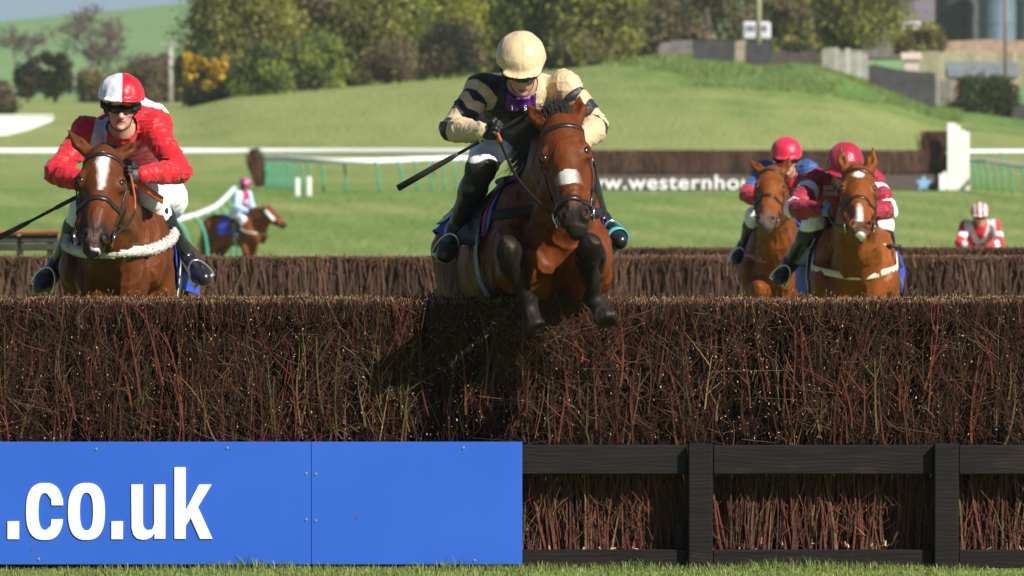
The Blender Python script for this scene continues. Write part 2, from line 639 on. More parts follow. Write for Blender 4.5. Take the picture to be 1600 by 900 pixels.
def horse(label, cfg, group=None):
    S = cfg.get('S', 1.03)
    yaw, pitch = math.radians(cfg.get('yaw', 0)), math.radians(cfg.get('pitch', 0))
    RB = Rz(yaw) @ Rx(-pitch)             # pitch > 0 lifts the forehand
    W = np.array(cfg['withers'], float)
    def B(x, y, z): return W + RB @ (np.array([x, y, z - 1.62]) * S)
    base = cfg.get('base')
    if base is None: base = np.array([W[0], W[1], 0.])
    root_loc = np.array(base, float)
    h = cfg.get('h', .011)
    s = Sdf()
    RA = RB
    def e(c, r, k=.06, R=None): s.ell(B(*c), np.array(r) * S, R if R is not None else RA, k)
    def cn(a, b, ra, rb, k=.05, flat=None): s.cone(B(*a), B(*b), ra * S, rb * S, k, flat)
    lat = RB[:, 0]
    # trunk
    e((0, .12, 1.22), (.275, .46, .36))
    e((0, .42, 1.20), (.305, .48, .335))
    e((0, .75, 1.27), (.265, .38, .27))
    e((0, .95, 1.40), (.21, .32, .19))
    e((0, .05, 1.50), (.085, .34, .12))
    e((0, .45, 1.44), (.13, .5, .1))
    for m in (-1, 1):
        e((.14 * m, .93, 1.28), (.165, .30, .29))
        e((.13 * m, 1.13, 1.15), (.13, .16, .24))
        e((.175 * m, -.12, 1.26), (.105, .21, .27), .05)       # shoulder
        e((.205 * m, -.31, 1.17), (.072, .10, .12), .022)        # point of shoulder
        e((.102 * m, -.385, 1.10), (.094, .115, .19), .014)      # breast muscle
        e((.20 * m, -.02, 1.13), (.085, .16, .16), .035)        # triceps
    e((0, -.22, 1.20), (.16, .17, .24))
    # neck
    hs = cfg.get('hs', 1.06)
    lip = np.array(cfg['lip'], float)
    if cfg.get('poke', True):                 # the nose comes forward until the head has its full length
        dl = lip - np.array(cfg['poll'], float)
        pl = math.hypot(dl[0], dl[2]); lip[1] = cfg['poll'][1] - math.sqrt(max((.605 * hs) ** 2 - pl * pl, .0025))
    poll, H = head_frame(cfg['poll'], lip, cfg.get('nhint', (0, -1, .25)))
    def Hd(r, n, d): return poll + H @ (np.array([r, n, d]) * hs)
    def he(c, r, k=.03, R=None, sub=False): s.ell(Hd(*c), np.array(r) * hs, H if R is None else H @ R, k, sub)
    def hc(a, b, ra, rb, k=.02, flat=None): s.cone(Hd(*a), Hd(*b), ra * hs, rb * hs, k, flat)
    fl = (lat, .72)
    c0, c2 = B(0, .02, 1.53), Hd(0, -.10, .0)
    m0, m2 = B(0, -.16, 1.36), Hd(0, -.15, .08)
    t0, t2 = B(0, -.32, 1.18), Hd(0, -.19, .17)
    arch = np.array([0, 0, cfg.get('arch', .05)])
    cm = (c0 + c2) / 2 + arch
    s.chain([c0, cm, c2], [.12 * S, .10 * S, .085 * S], .07, fl)
    s.chain([m0, (m0 + m2) / 2 + arch * .6, m2], [.25 * S, .17 * S, .12 * S], .07, fl)
    s.chain([t0, (t0 + t2) / 2, t2], [.18 * S, .125 * S, .085 * S], .06, (lat, .85))
    # a jugular groove's edge
    for m in (-1, 1):
        s.cone(B(.1 * m, -.34, 1.24), Hd(.055 * m, -.19, .17), .07 * S, .05 * S, .03)
    # head
    he((0, -.05, .09), (.092, .105, .13))
    he((0, -.012, .17), (.104, .055, .15), .03)
    for m in (-1, 1):
        he((.094 * m, -.015, .205), (.032, .036, .045), .022)
        hc((.088 * m, .020, .175), (.112 * m, .002, .212), .013, .012, .012)
        he((.072 * m, -.135, .215), (.042, .105, .125), .03)
        hc((.05 * m, -.075, .3), (.036 * m, -.055, .50), .058, .043, .03)
        hc((.082 * m, -.065, .27), (.062 * m, -.052, .40), .018, .012, .018)
    hc((0, -.01, .2), (0, -.012, .50), .074, .047, .03)
    hc((0, -.15, .29), (0, -.09, .52), .06, .04, .03)
    he((0, -.04, .545), (.066, .06, .06), .025)
    for m in (-1, 1):
        he((.047 * m, -.003, .548), (.028, .032, .044), .014)
    he((0, -.045, .592), (.05, .042, .032), .015)
    he((0, -.098, .572), (.036, .034, .036), .012)
    for m in (-1, 1):
        Rn = np.array(Euler((0, 0.35 * m, 0)).to_matrix())
        he((.056 * m, .024, .556), (.013, .018, .024), .008, Rn, True)       # nostril
        he((.108 * m, .0, .212), (.018, .02, .02), .012, None, True)          # socket
    # ears
    ears = [(Hd(.062 * m, -.055, .0), Hd(.062 * m, -.055, .0) + unit(np.array(e_)) * cfg.get('ear_len', .185)) for m, e_ in zip((-1, 1), cfg.get('ears', ((-.06, .05, .16), (.06, .05, .16))))]
    for m, (b0, tip) in zip((-1, 1), ears):
        mid = b0 + (tip - b0) * .45 + H @ np.array([.012 * m, 0, 0])
        s.cone(b0, mid, .036 * hs, .034 * hs, .02, (H[:, 1], .75))
        s.cone(mid, tip, .034 * hs, .006, .01, (H[:, 1], .7))
        q = mid + H @ np.array([0, .032, 0]) * hs
        s.ell(q + (tip - mid) * .1, (.017 * hs, .02 * hs, .06 * hs), frame_from(tip - b0, H[:, 0]), .012, True)
    # legs
    legs = {}
    for m, key in ((-1, 'fl'), (1, 'fr')):
        j = cfg.get(key)
        if j is None: j = (B(.15 * m, -.15, .55), B(.14 * m, -.13, .2), B(.14 * m, -.17, .05))
        k_, f_, t_ = [np.array(q, float) for q in j]
        el = np.array(cfg.get(key + '_el', B(.17 * m, -.05, 1.02)))
        s.cone(B(.19 * m, -.24, 1.2), el, .12 * S, .115 * S, .05)
        s.cone(el, k_, .105 * S, .060 * S, .05)
        q = el + (k_ - el) * .3
        s.ell(q, (.085 * S, .095 * S, .15 * S), frame_from(k_ - el), .04)
        fk = frame_from(f_ - k_)
        s.ell(k_ + (f_ - k_) * .06, (.050 * S, .048 * S, .085 * S), fk, .03)
        s.cone(k_, f_, .044 * S, .035 * S, .03, (fk[:, 0], .82))
        s.cone(k_ + fk[:, 1] * .016, f_ + fk[:, 1] * .016, .026 * S, .026 * S, .02)
        s.ell(f_, (.043 * S, .046 * S, .045 * S), None, .02)
        co = f_ + (t_ - f_) * .6
        s.cone(f_, co, .035 * S, .040 * S, .02)
        s.cone(co, t_, .043 * S, .060 * S, .006)
        dh = unit(t_ - co); s.ell(t_ + dh * .152, .13, None, .008, True)
        legs[key] = (el, k_, f_, t_)
    for m, key in ((-1, 'hl'), (1, 'hr')):
        j = cfg.get(key)
        if j is None: j = (B(.16 * m, .74, 1.0), B(.13 * m, 1.14, .6), B(.13 * m, 1.08, .22), B(.13 * m, 1.03, .05))
        st, hk, f_, t_ = [np.array(q, float) for q in j]
        s.cone(B(.14 * m, .98, 1.3), st, .2 * S, .14 * S, .06)
        s.cone(B(.14 * m, 1.1, 1.1), hk, .13 * S, .05 * S, .06)
        s.cone(st, hk, .125 * S, .055 * S, .05)
        s.ell(hk, (.055 * S, .065 * S, .075 * S), None, .03)
        s.cone(hk, f_, .046 * S, .04 * S, .02)
        s.ell(f_, (.045 * S, .048 * S, .048 * S), None, .02)
        co = f_ + (t_ - f_) * .6
        s.cone(f_, co, .038 * S, .043 * S, .02)
        s.cone(co, t_, .046 * S, .06 * S, .008)
        dh = unit(t_ - co); s.ell(t_ + dh * .152, .13, None, .008, True)
        legs[key] = (st, hk, f_, t_)
    def disp(V, Nn):
        a = vnoise(V * 9) * .004 + vnoise(V * 22 + 7) * .0022
        # stretched ripples over breast and shoulder
        L = (V - W) @ RB
        low = np.clip((1.75 - L[:, 2] - 1.62) * 4, 0, 1) * np.clip((.35 - L[:, 1]) * 3, 0, 1)
        g_ = np.stack([L[:, 0] * 13, L[:, 1] * 8, L[:, 2] * 4.2], 1)
        rip = vnoise(g_) * .021 + (1 - np.abs(vnoise(g_ * 1.7 + 3))) ** 5 * .010 - .005
        rip = rip * (.35 + .65 * low) * (np.linalg.norm(V - poll, axis=1) > .45)
        vein = (1 - np.abs(vnoise(np.stack([L[:, 0] * 9, L[:, 1] * 9, L[:, 2] * 6], 1) + 9))) ** 16 * .006
        return (a + rip + vein) * cfg.get('ripple', 1.)
    V, Q = s.mesh(h, 0, disp, 1)
    # ---- coat markings (the animal's own colours)
    at = {}
    Lh = ((V - poll) @ H) / hs
    r_, n_, d_ = Lh[:, 0], Lh[:, 1], Lh[:, 2]
    nz = vnoise(V * 40) * .006 + vnoise(V * 15) * .01
    if cfg.get('black_legs', True):
        f = np.full(len(V), -1.)
        for key, (a, b, c, d) in legs.items():
            d1, _ = dseg(V, b, c); d2, _ = dseg(V, c, d)
            up = a + (b - a) * .74
            d3, _ = dseg(V, up, b)
            f = np.maximum(f, .108 * S - np.minimum(np.minimum(d1, d2), d3))
        at['points'] = f + nz
    else:
        at['points'] = np.full(len(V), -1.)
    f = np.full(len(V), -1.)
    for key, (a, b, c, d) in legs.items():
        dd, _ = dseg(V, c + (d - c) * .62, d)
        f = np.maximum(f, .075 * S - dd)
    at['hoof'] = f
    lipc = Hd(0, -.05, .56)
    at['muzzle'] = cfg.get('muzzle_r', .085) - np.linalg.norm((V - lipc) * 1.0, axis=1) / hs + nz
    w = np.full(len(V), -1.)
    front = (n_ > -.09) & (np.abs(r_) < .16) & (d_ > -.05) & (d_ < .68)
    for (prof) in cfg.get('blaze', []):         # list of [(d, half width, offset), ...]
        pd = [q[0] for q in prof]; pw = [q[1] for q in prof]; po = [q[2] for q in prof]
        hw = np.interp(d_, pd, pw, left=-.05, right=-.05)
        of = np.interp(d_, pd, po)
        w = np.maximum(w, np.where(front & (d_ > pd[0] - .01) & (d_ < pd[-1] + .01), hw - np.abs(r_ - of), -1))
    at['white'] = w + nz * .5 + vnoise(V * np.array([120., 120., 45.])) * .006
    cd = np.min([np.linalg.norm(V - Hd(.055 * m, .018, .556), axis=1) for m in (-1, 1)], 0)
    at['nostril'] = .021 * hs - cd
    ed = np.full(len(V), -1.)
    for m, (b0, tip) in zip((-1, 1), ears):
        q = b0 + (tip - b0) * .55 + H @ np.array([.008 * m, .034, 0]) * hs
        l = (V - q) @ frame_from(tip - b0, H[:, 0])
        ed = np.maximum(ed, .8 - np.sqrt((l[:, 0] / .022) ** 2 + (l[:, 1] / .03) ** 2 + (l[:, 2] / .075) ** 2))
    at['ear'] = ed * .03
    up = (V - W) @ RB[:, 2]
    at['belly'] = .1 * 0 + (-up - .62 * S) + nz * 3
    mat = layered(cfg['coat_name'], cfg['coat'], [
        ('points', cfg.get('points_col', (.013, .010, .009)), .02),
        ('muzzle', cfg.get('muzzle_col', (.035, .026, .024)), .03),
        ('white', cfg.get('white_col', (.74, .70, .66)), .014),
        ('ear', tuple(c * .25 for c in cfg['coat']), .008),
        ('nostril', (.012, .006, .006), .004),
        ('hoof', (.02, .017, .015), .006)],
        streak=(55., (1, 1, .16), .45), rough=cfg.get('rough', .46), var=.34, vscale=4, spec=.22, coat=.02,
        bmp=[(30., .004, (1, 1, .4)), (130., .0011, (1, 1, .25)), (420., .0012, (1, 1, .25))])
    body = obj('horse', V, [Q], mat, None, True, at, None, root_loc)
    tag(body, label, 'horse', group)
    bv = bvh_of(V, Q)
    # ---- eyes
    for m in (-1, 1):
        se = Sdf().ell(Hd(.0955 * m, .004, .212), np.array((.017, .020, .021)) * hs, H)
        v, q = se.mesh(.004)
        obj('eye', v, [q], plain('horse_eye', (.008, .005, .004), .06, coat=1., var=.05), body)
    # ---- mane, forelock, tail
    hair = tinted('horse_hair', .5, .15, 60., .4)
    hc_ = cfg.get('hair', BLACKHAIR)
    r = np.random.default_rng(int(abs(W[0] * 1000)) + 5)
    nm = cfg.get('mane_n', 420)
    tt = r.uniform(0, 1, nm)
    def bez(t): return ((1 - t) ** 2)[:, None] * c0 + (2 * t * (1 - t))[:, None] * (cm + arch) + (t ** 2)[:, None] * c2
    ctr = bez(tt)
    roots = []
    for c in ctr:
        p, nn = cast(bv, c + np.array([0, 0, .6]), (0, 0, -1))
        roots.append(p if p is not None else c)
    roots = np.array(roots) + r.normal(0, .008, (nm, 3))
    roots[:, 2] -= .008
    mside = cfg.get('mane_dir', (.5, .6, .35))
    mb = MB()
    strands(mb, roots, np.tile(RB @ np.array(mside), (nm, 1)), cfg.get('mane_len', .14), .0036, .7, hc_, seed=1, jit=.2)
    nf = cfg.get('fore_n', 90)
    fr = np.array([Hd(a, -.035, .0) for a in r.uniform(-.045, .045, nf)]) + r.normal(0, .006, (nf, 3))
    fdir = cfg.get('fore_dir', H @ np.array([.1, .35, .6]))
    strands(mb, fr, np.tile(fdir, (nf, 1)), cfg.get('fore_len', .13), .0024, .25, hc_, seed=2, jit=.13)
    mb.build('mane', hair, body)
    dock = B(0, 1.24, 1.40)
    nt_ = cfg.get('tail_n', 260)
    mb = MB()
    tr = dock + r.normal(0, .022, (nt_, 3))
    strands(mb, tr, np.tile(RB @ np.array(cfg.get('tail_dir', (0, .75, -.4))), (nt_, 1)), .85, .006, .45, hc_, K=7, seed=3, jit=.16)
    mb.build('tail', hair, body)
    # ---- tack
    leather = plain('bridle_leather', (.022, .014, .010), .38, var=.25, scale=20, coat=.1)
    steel = plain('bit_steel', (.6, .6, .6), .18, 1.0, .05)
    ctr = lambda d, n=-.075: Hd(0, n, d)
    mb = MB()
    mbn = mb
    def strap(mbx, pts, nn, w, closed=False, th=.005):
        if len(pts) > 2: ribbon(mbx, pts, nn, w * hs, th, (.022, .015, .011), closed)
    pts, ns = loop_on(bv, ctr(cfg.get('nose_d', .345)), H[:, 0], H[:, 1], 0, 2 * math.pi, 41, .004, .35)
    strap(mb, pts[:-1], ns[:-1], .026, True, .008)                                         # noseband
    pts, ns = loop_on(bv, ctr(.085, -.06), H[:, 0], H[:, 1], -.15, math.pi + .15, 21, .004, .35)
    strap(mb, pts, ns, .022)                                                              # browband
    for m in (-1, 1):
        q = [Hd(.13 * m, -.06, .07), Hd(.15 * m, -.06, .2), Hd(.14 * m, -.06, .34), Hd(.12 * m, -.055, .50)]
        pp, nn = [], []
        for c in densify(q, .02):
            p, n1 = near(bv, c); pp.append(p + n1 * .004); nn.append(n1)
        strap(mb, np.array(pp), np.array(nn), .018)                                       # cheek strap
        q = [Hd(.10 * m, -.09, .05), Hd(.11 * m, -.19, .12), Hd(.05 * m, -.26, .2), Hd(0, -.28, .22)]
        pp, nn = [], []
        for c in densify(q, .02):
            p, n1 = near(bv, c); pp.append(p + n1 * .004); nn.append(n1)
        strap(mb, np.array(pp), np.array(nn), .014)                                       # throat lash
    hp = [Hd(a, -.14, -.0) for a in np.linspace(-.12, .12, 9)]
    pp, nn = [], []
    for a in np.linspace(-.2, math.pi + .2, 15):
        dd = H[:, 0] * math.cos(a) + (-H[:, 2] * .8 - H[:, 1] * .6) * math.sin(a)
        p, n1 = cast(bv, Hd(0, -.09, .06) + dd * .4, -dd)
        if p is not None: pp.append(p + dd * .004); nn.append(dd)
    strap(mb, np.array(pp), np.array(nn), .022)
    bridle = mb.build('bridle', leather, body, True)
    ORG[bridle.name] = root_loc
    bits = []
    for m in (-1, 1):
        p, n1 = near(bv, Hd(.1 * m, -.06, .515))
        c = p + n1 * .012
        a = np.linspace(0, 2 * math.pi, 19)
        ring = c + np.outer(np.cos(a), H[:, 2]) * .034 + np.outer(np.sin(a), unit(H[:, 1] + n1 * .3)) * .034
        t = MB().tube(ring, .0055, 6)
        t.tube([c + H[:, 2] * .055, c - H[:, 2] * .05], .005, 6)
        t.build('bit_ring', steel, bridle, True)
        bits.append(c)
    # ---- saddle cloth, saddle, girth
    if cfg.get('saddle', True):
        flare = cfg.get('flare', .05)
        def wrap(y0, y1, a0, a1, ny, na, lift, cz=1.2):
            G = []
            for y in np.linspace(y0, y1, ny):
                row = []
                for a in np.linspace(a0, a1, na):
                    d = RB @ np.array([math.sin(a), 0, math.cos(a)])
                    o = B(0, y, cz)
                    p, n1 = cast(bv, o + d * .9, -d)
                    if p is None: p = o + d * .3
                    fl_ = flare * np.clip((y - .10) / .4, 0, 1) * np.clip((abs(a) - .5) / .9, 0, 1)
                    row.append(p + (d + RB[:, 2] * .25 * (fl_ > 0)) * (lift + fl_ * (1 + .25 * math.sin(y * 22 + a * 3))))
                G.append(row)
            G = np.array(G)
            # even out
            for _ in range(2):
                G[1:-1, 1:-1] = (G[1:-1, 1:-1] * 2 + G[:-2, 1:-1] + G[2:, 1:-1] + G[1:-1, :-2] + G[1:-1, 2:]) / 6
            return G
        def sheet(G, th):
            ny, na = G.shape[:2]
            c = G.mean((0, 1)) - RB[:, 2] * .35
            out = unit(G - c)
            V2 = np.concatenate([(G + out * th).reshape(-1, 3), G.reshape(-1, 3)])
            i = np.arange(ny * na).reshape(ny, na)
            f = np.stack([i[:-1, :-1], i[:-1, 1:], i[1:, 1:], i[1:, :-1]], -1).reshape(-1, 4)
            fb = f[:, ::-1] + ny * na
            bd = np.concatenate([i[0, :], i[1:, -1], i[-1, -2::-1], i[-2:0:-1, 0]])
            sd = np.stack([bd, np.roll(bd, -1), np.roll(bd, -1) + ny * na, bd + ny * na], 1)
            return V2, [f, fb, sd]
        ca = cfg.get('cloth_drop', 1.75)
        G = wrap(-.09, .60, -ca, ca, 18, 44, .014)
        G += vnoise(G * 14)[..., None] * .008
        cv, cf = sheet(G, .008)
        cl = obj('saddle_cloth', cv, cf, plain('saddle_cloth_blue', (.012, .05, .46), .65, var=.2, scale=14, bmp=.004, bscale=60, sheen=.1), body, True)
        # round white mark low on the rear corner of the cloth
        if cfg.get('cloth_mark'):
            for sgn in (cfg['cloth_mark'],):
                G2 = wrap(.46, .585, sgn * .92, sgn * 1.2, 14, 14, .026)
                uu, vv = np.meshgrid(np.linspace(-1, 1, 14), np.linspace(-1, 1, 14), indexing='ij')
                # squeeze the square patch to a disc
                ct = G2[6:8, 6:8].mean((0, 1))
                G3 = np.zeros_like(G2)
                for i in range(14):
                    for jj in range(14):
                        x, y = uu[i, jj], vv[i, jj]
                        xx = x * math.sqrt(1 - y * y / 2); yy = y * math.sqrt(1 - x * x / 2)
                        fi, fj = (xx + 1) / 2 * 13, (yy + 1) / 2 * 13
                        i0, j0 = min(int(fi), 12), min(int(fj), 12)
                        a, b = fi - i0, fj - j0
                        G3[i, jj] = (G2[i0, j0] * (1 - a) * (1 - b) + G2[i0 + 1, j0] * a * (1 - b) + G2[i0, j0 + 1] * (1 - a) * b + G2[i0 + 1, j0 + 1] * a * b)
                v2, f2 = sheet(G3, .003)
                obj('cloth_emblem', v2, f2, plain('emblem_white', (.62, .68, .78), .7), cl, True)
                rows = G3[5:9, 2:9]
                v2, f2 = sheet(rows + unit(rows - ct + 1e-6) * 0 + unit(G3[5:9, 2:9] - B(0, .44, 1.2)) * .004, .002)
                obj('cloth_emblem_stroke', v2, f2, plain('emblem_navy', (.01, .02, .12), .7), cl, True)
        if cfg.get('cloth_trim'):
            G2 = wrap(-.03, .02, -ca, ca, 3, 44, .024)
            v2, f2 = sheet(G2, .006)
            obj('cloth_trim', v2, f2, plain(cfg['cloth_trim'][0], cfg['cloth_trim'][1], .6), body, True)
        sdl = Sdf()
        sm = [B(0, .10, 1.60), B(0, .25, 1.53), B(0, .40, 1.555)]
        sdl.ell(B(0, .24, 1.555), np.array((.14, .22, .035)) * S, RB, .03)
        sdl.ell(B(0, .06, 1.64), np.array((.06, .06, .045)) * S, RB, .04)
        sdl.ell(B(0, .43, 1.60), np.array((.13, .06, .035)) * S, RB, .04)
        v, q = sdl.mesh(.011)
        sad = obj('saddle', v, [q], plain('saddle_leather', (.018, .016, .017), .4, var=.2, bmp=.001), body, True)
        for m in (-1, 1):
            G2 = wrap(.06, .30, m * .45, m * 1.45, 8, 12, .030)
            v2, f2 = sheet(G2, .008)
            obj('saddle_flap', v2, f2, plain('saddle_leather', (.018, .016, .017), .4), sad, True)
        pts, ns = loop_on(bv, B(0, .13, 1.22), RB[:, 0], RB[:, 2], -math.pi - .6, .6, 50, .032, .9)
        g = MB(); ribbon(g, pts, ns, .075, .006, cfg.get('girth_col', (.45, .44, .42)))
        g.build('girth', tinted('webbing', .8, .15, 60.), body, True)
    # ---- breast girth
    if cfg.get('breast'):
        bc = cfg['breast']
        ang = np.linspace(math.radians(-100), math.radians(100), 61)
        pp, nn = [], []
        for a in ang:
            zdrop = np.interp(abs(math.degrees(a)), [0, 50, 100], bc['z'])
            d = RB @ np.array([math.sin(a), -math.cos(a), 0])
            o = B(0, .02, zdrop)
            p, n1 = cast(bv, o, d, 2.)              # from inside the trunk out through its skin
            if p is None: continue
            pp.append(p + d * bc.get('lift', .008)); nn.append(d)
        pp = np.array(pp); nn = np.array(nn)
        if len(pp) > 8:
            for _ in range(6): pp[1:-1] = (pp[:-2] + 2 * pp[1:-1] + pp[2:]) / 4
        g = MB()
        if bc.get('fleece'):
            R_ = bc['fleece']
            g.tube(pp + nn * R_ * .5, R_, 14, bc['col'])
            rr = np.random.default_rng(4)
            nfz = 5000
            i = rr.integers(0, len(pp) - 1, nfz); tq = rr.random(nfz)[:, None]
            c = pp[i] * (1 - tq) + pp[i + 1] * tq + nn[i] * R_ * .5
            dv = unit(rr.normal(0, 1, (nfz, 3)))
            pths = c[:, None] + dv[:, None] * np.array([.8, .95, 1.05])[None, :, None] * R_ + rr.normal(0, .0035, (nfz, 3, 3))
            g.tubes(pths, np.tile([.004, .0035, .0022], (nfz, 1)), 3, np.array(bc['col'])[None] * rr.uniform(.85, 1.1, (nfz, 1)))
        else:
            ribbon(g, pp, nn, bc.get('w', .05), .008, bc['col'])
        g.build('breast_girth', tinted('webbing', .8, .15, 60.), body, True)
    if cfg.get('ring_bit_strap'):
        pass
    return dict(body=body, bvh=bv, B=B, Hd=Hd, H=H, bits=bits, RB=RB, loc=root_loc, S=S)

def reins(hd, hands, col=(.02, .014, .011), grip=None, gk=.62, gw=.022, bight=None):
    """from the bit rings to the rider's hands; a rubber grip nearest the hand"""
    mb = MB(); gl = []
    for b, hnd in zip(hd['bits'], hands):
        b, hnd = np.array(b), np.array(hnd)
        mid = (b + hnd) / 2 + np.array([0, 0, -.03]) + hd['H'][:, 0] * (.07 if np.dot(b - hd['Hd'](0, 0, .5), hd['H'][:, 0]) > 0 else -.03)
        path = catmull([b, mid, hnd], 12)
        for i in range(len(path)):                      # keep clear of the neck
            p, n1 = near(hd['bvh'], path[i])
            if np.dot(path[i] - p, n1) < .012: path[i] = p + n1 * .012
        side = np.cross(np.gradient(path, axis=0), np.array([0, 0, 1.]))
        k = int(len(path) * gk)
        ribbon(mb, path[:k + 1], side[:k + 1], .018, .005, col)
        g = MB() if grip else mb
        if grip: gl.append(g)
        ribbon(g, path[k:], side[k:], gw, .009, grip or col)
    if bight is not None:
        g2 = MB(); bp = catmull(bight, 8); ribbon(g2, bp, np.tile((0, -1., .2), (len(bp), 1)), gw * 1.15, .009, grip)
    o = mb.build('reins', tinted('rein_strap', .6, .15, 60.), hd['body'], True)
    ORG[o.name] = hd['loc']
    if bight is not None: g2.build('rein_loop', tinted('rein_strap', .6, .15, 60.), o, True)
    for g in gl: g.build('rein_grip', tinted('rein_strap', .6, .15, 60.), o, True)
    return o
# ------------------------------------------------------------------ riders
def rot_to(f, u):
    f = unit(f); u = np.array(u, float); u = unit(u - f * np.dot(u, f)); r = np.cross(f, u)
    return np.stack([r, f, u], 1)          # columns: the head's own left-right, forward, up  (r points to the viewer's left when facing us)

def hand_shape(s, w, fdir, up, hs=1.0, grow=0.0):
    """palm, four curled fingers and a thumb closing on something that runs along 'up'"""
    f = unit(fdir); t = np.array(up, float); t = unit(t - f * np.dot(t, f)); p = np.cross(f, t)
    return f, t, p
def add_hand(s, w, fdir, up, palm, hs=1.0, g=0.0):
    f = unit(fdir); t = np.array(up, float); t = unit(t - f * np.dot(t, f))
    p = np.cross(f, t)
    if np.dot(p, palm) < 0: p = -p         # p points out of the palm, the way the fingers close
    def at(a, b, c): return np.array(w) + (f * a + t * b + p * c) * hs
    s.ell(at(.05, 0, 0), np.array((.018, .042, .05)) * hs + g, np.stack([p, t, f], 1), .012)
    s.cone(at(-.03, 0, 0), at(.03, 0, 0), .030 * hs + g, .028 * hs + g, .015, (p, .75))
    lens = (.92, 1.0, .95, .78)
    for i in range(4):
        b = .031 - .0205 * i
        L = lens[i] * hs
        k0 = at(.088 - .003 * abs(i - 1.2), b, .002)
        k1 = k0 + (f * .026 + p * .026) * L
        k2 = k1 + (-f * .006 + p * .024) * L
        k3 = k2 + (-f * .021 - p * .002) * L
        s.cone(at(.06, b * .9, 0), k0, .0105 * hs + g, .0108 * hs + g, .006)
        s.cone(k0, k1, .0105 * hs + g, .0095 * hs + g, .003)
        s.cone(k1, k2, .0095 * hs + g, .0088 * hs + g, .003)
        s.cone(k2, k3, .0088 * hs + g, .0078 * hs + g, .003)
    a0 = at(.025, .03, .006); a1 = at(.055, .055, .02); a2 = at(.075, .046, .045); a3 = at(.075, .028, .055)
    s.cone(a0, a1, .015 * hs + g, .012 * hs + g, .008)
    s.cone(a1, a2, .0115 * hs + g, .0105 * hs + g, .004)
    s.cone(a2, a3, .0105 * hs + g, .009 * hs + g, .004)
    return at(.085, 0, .028)

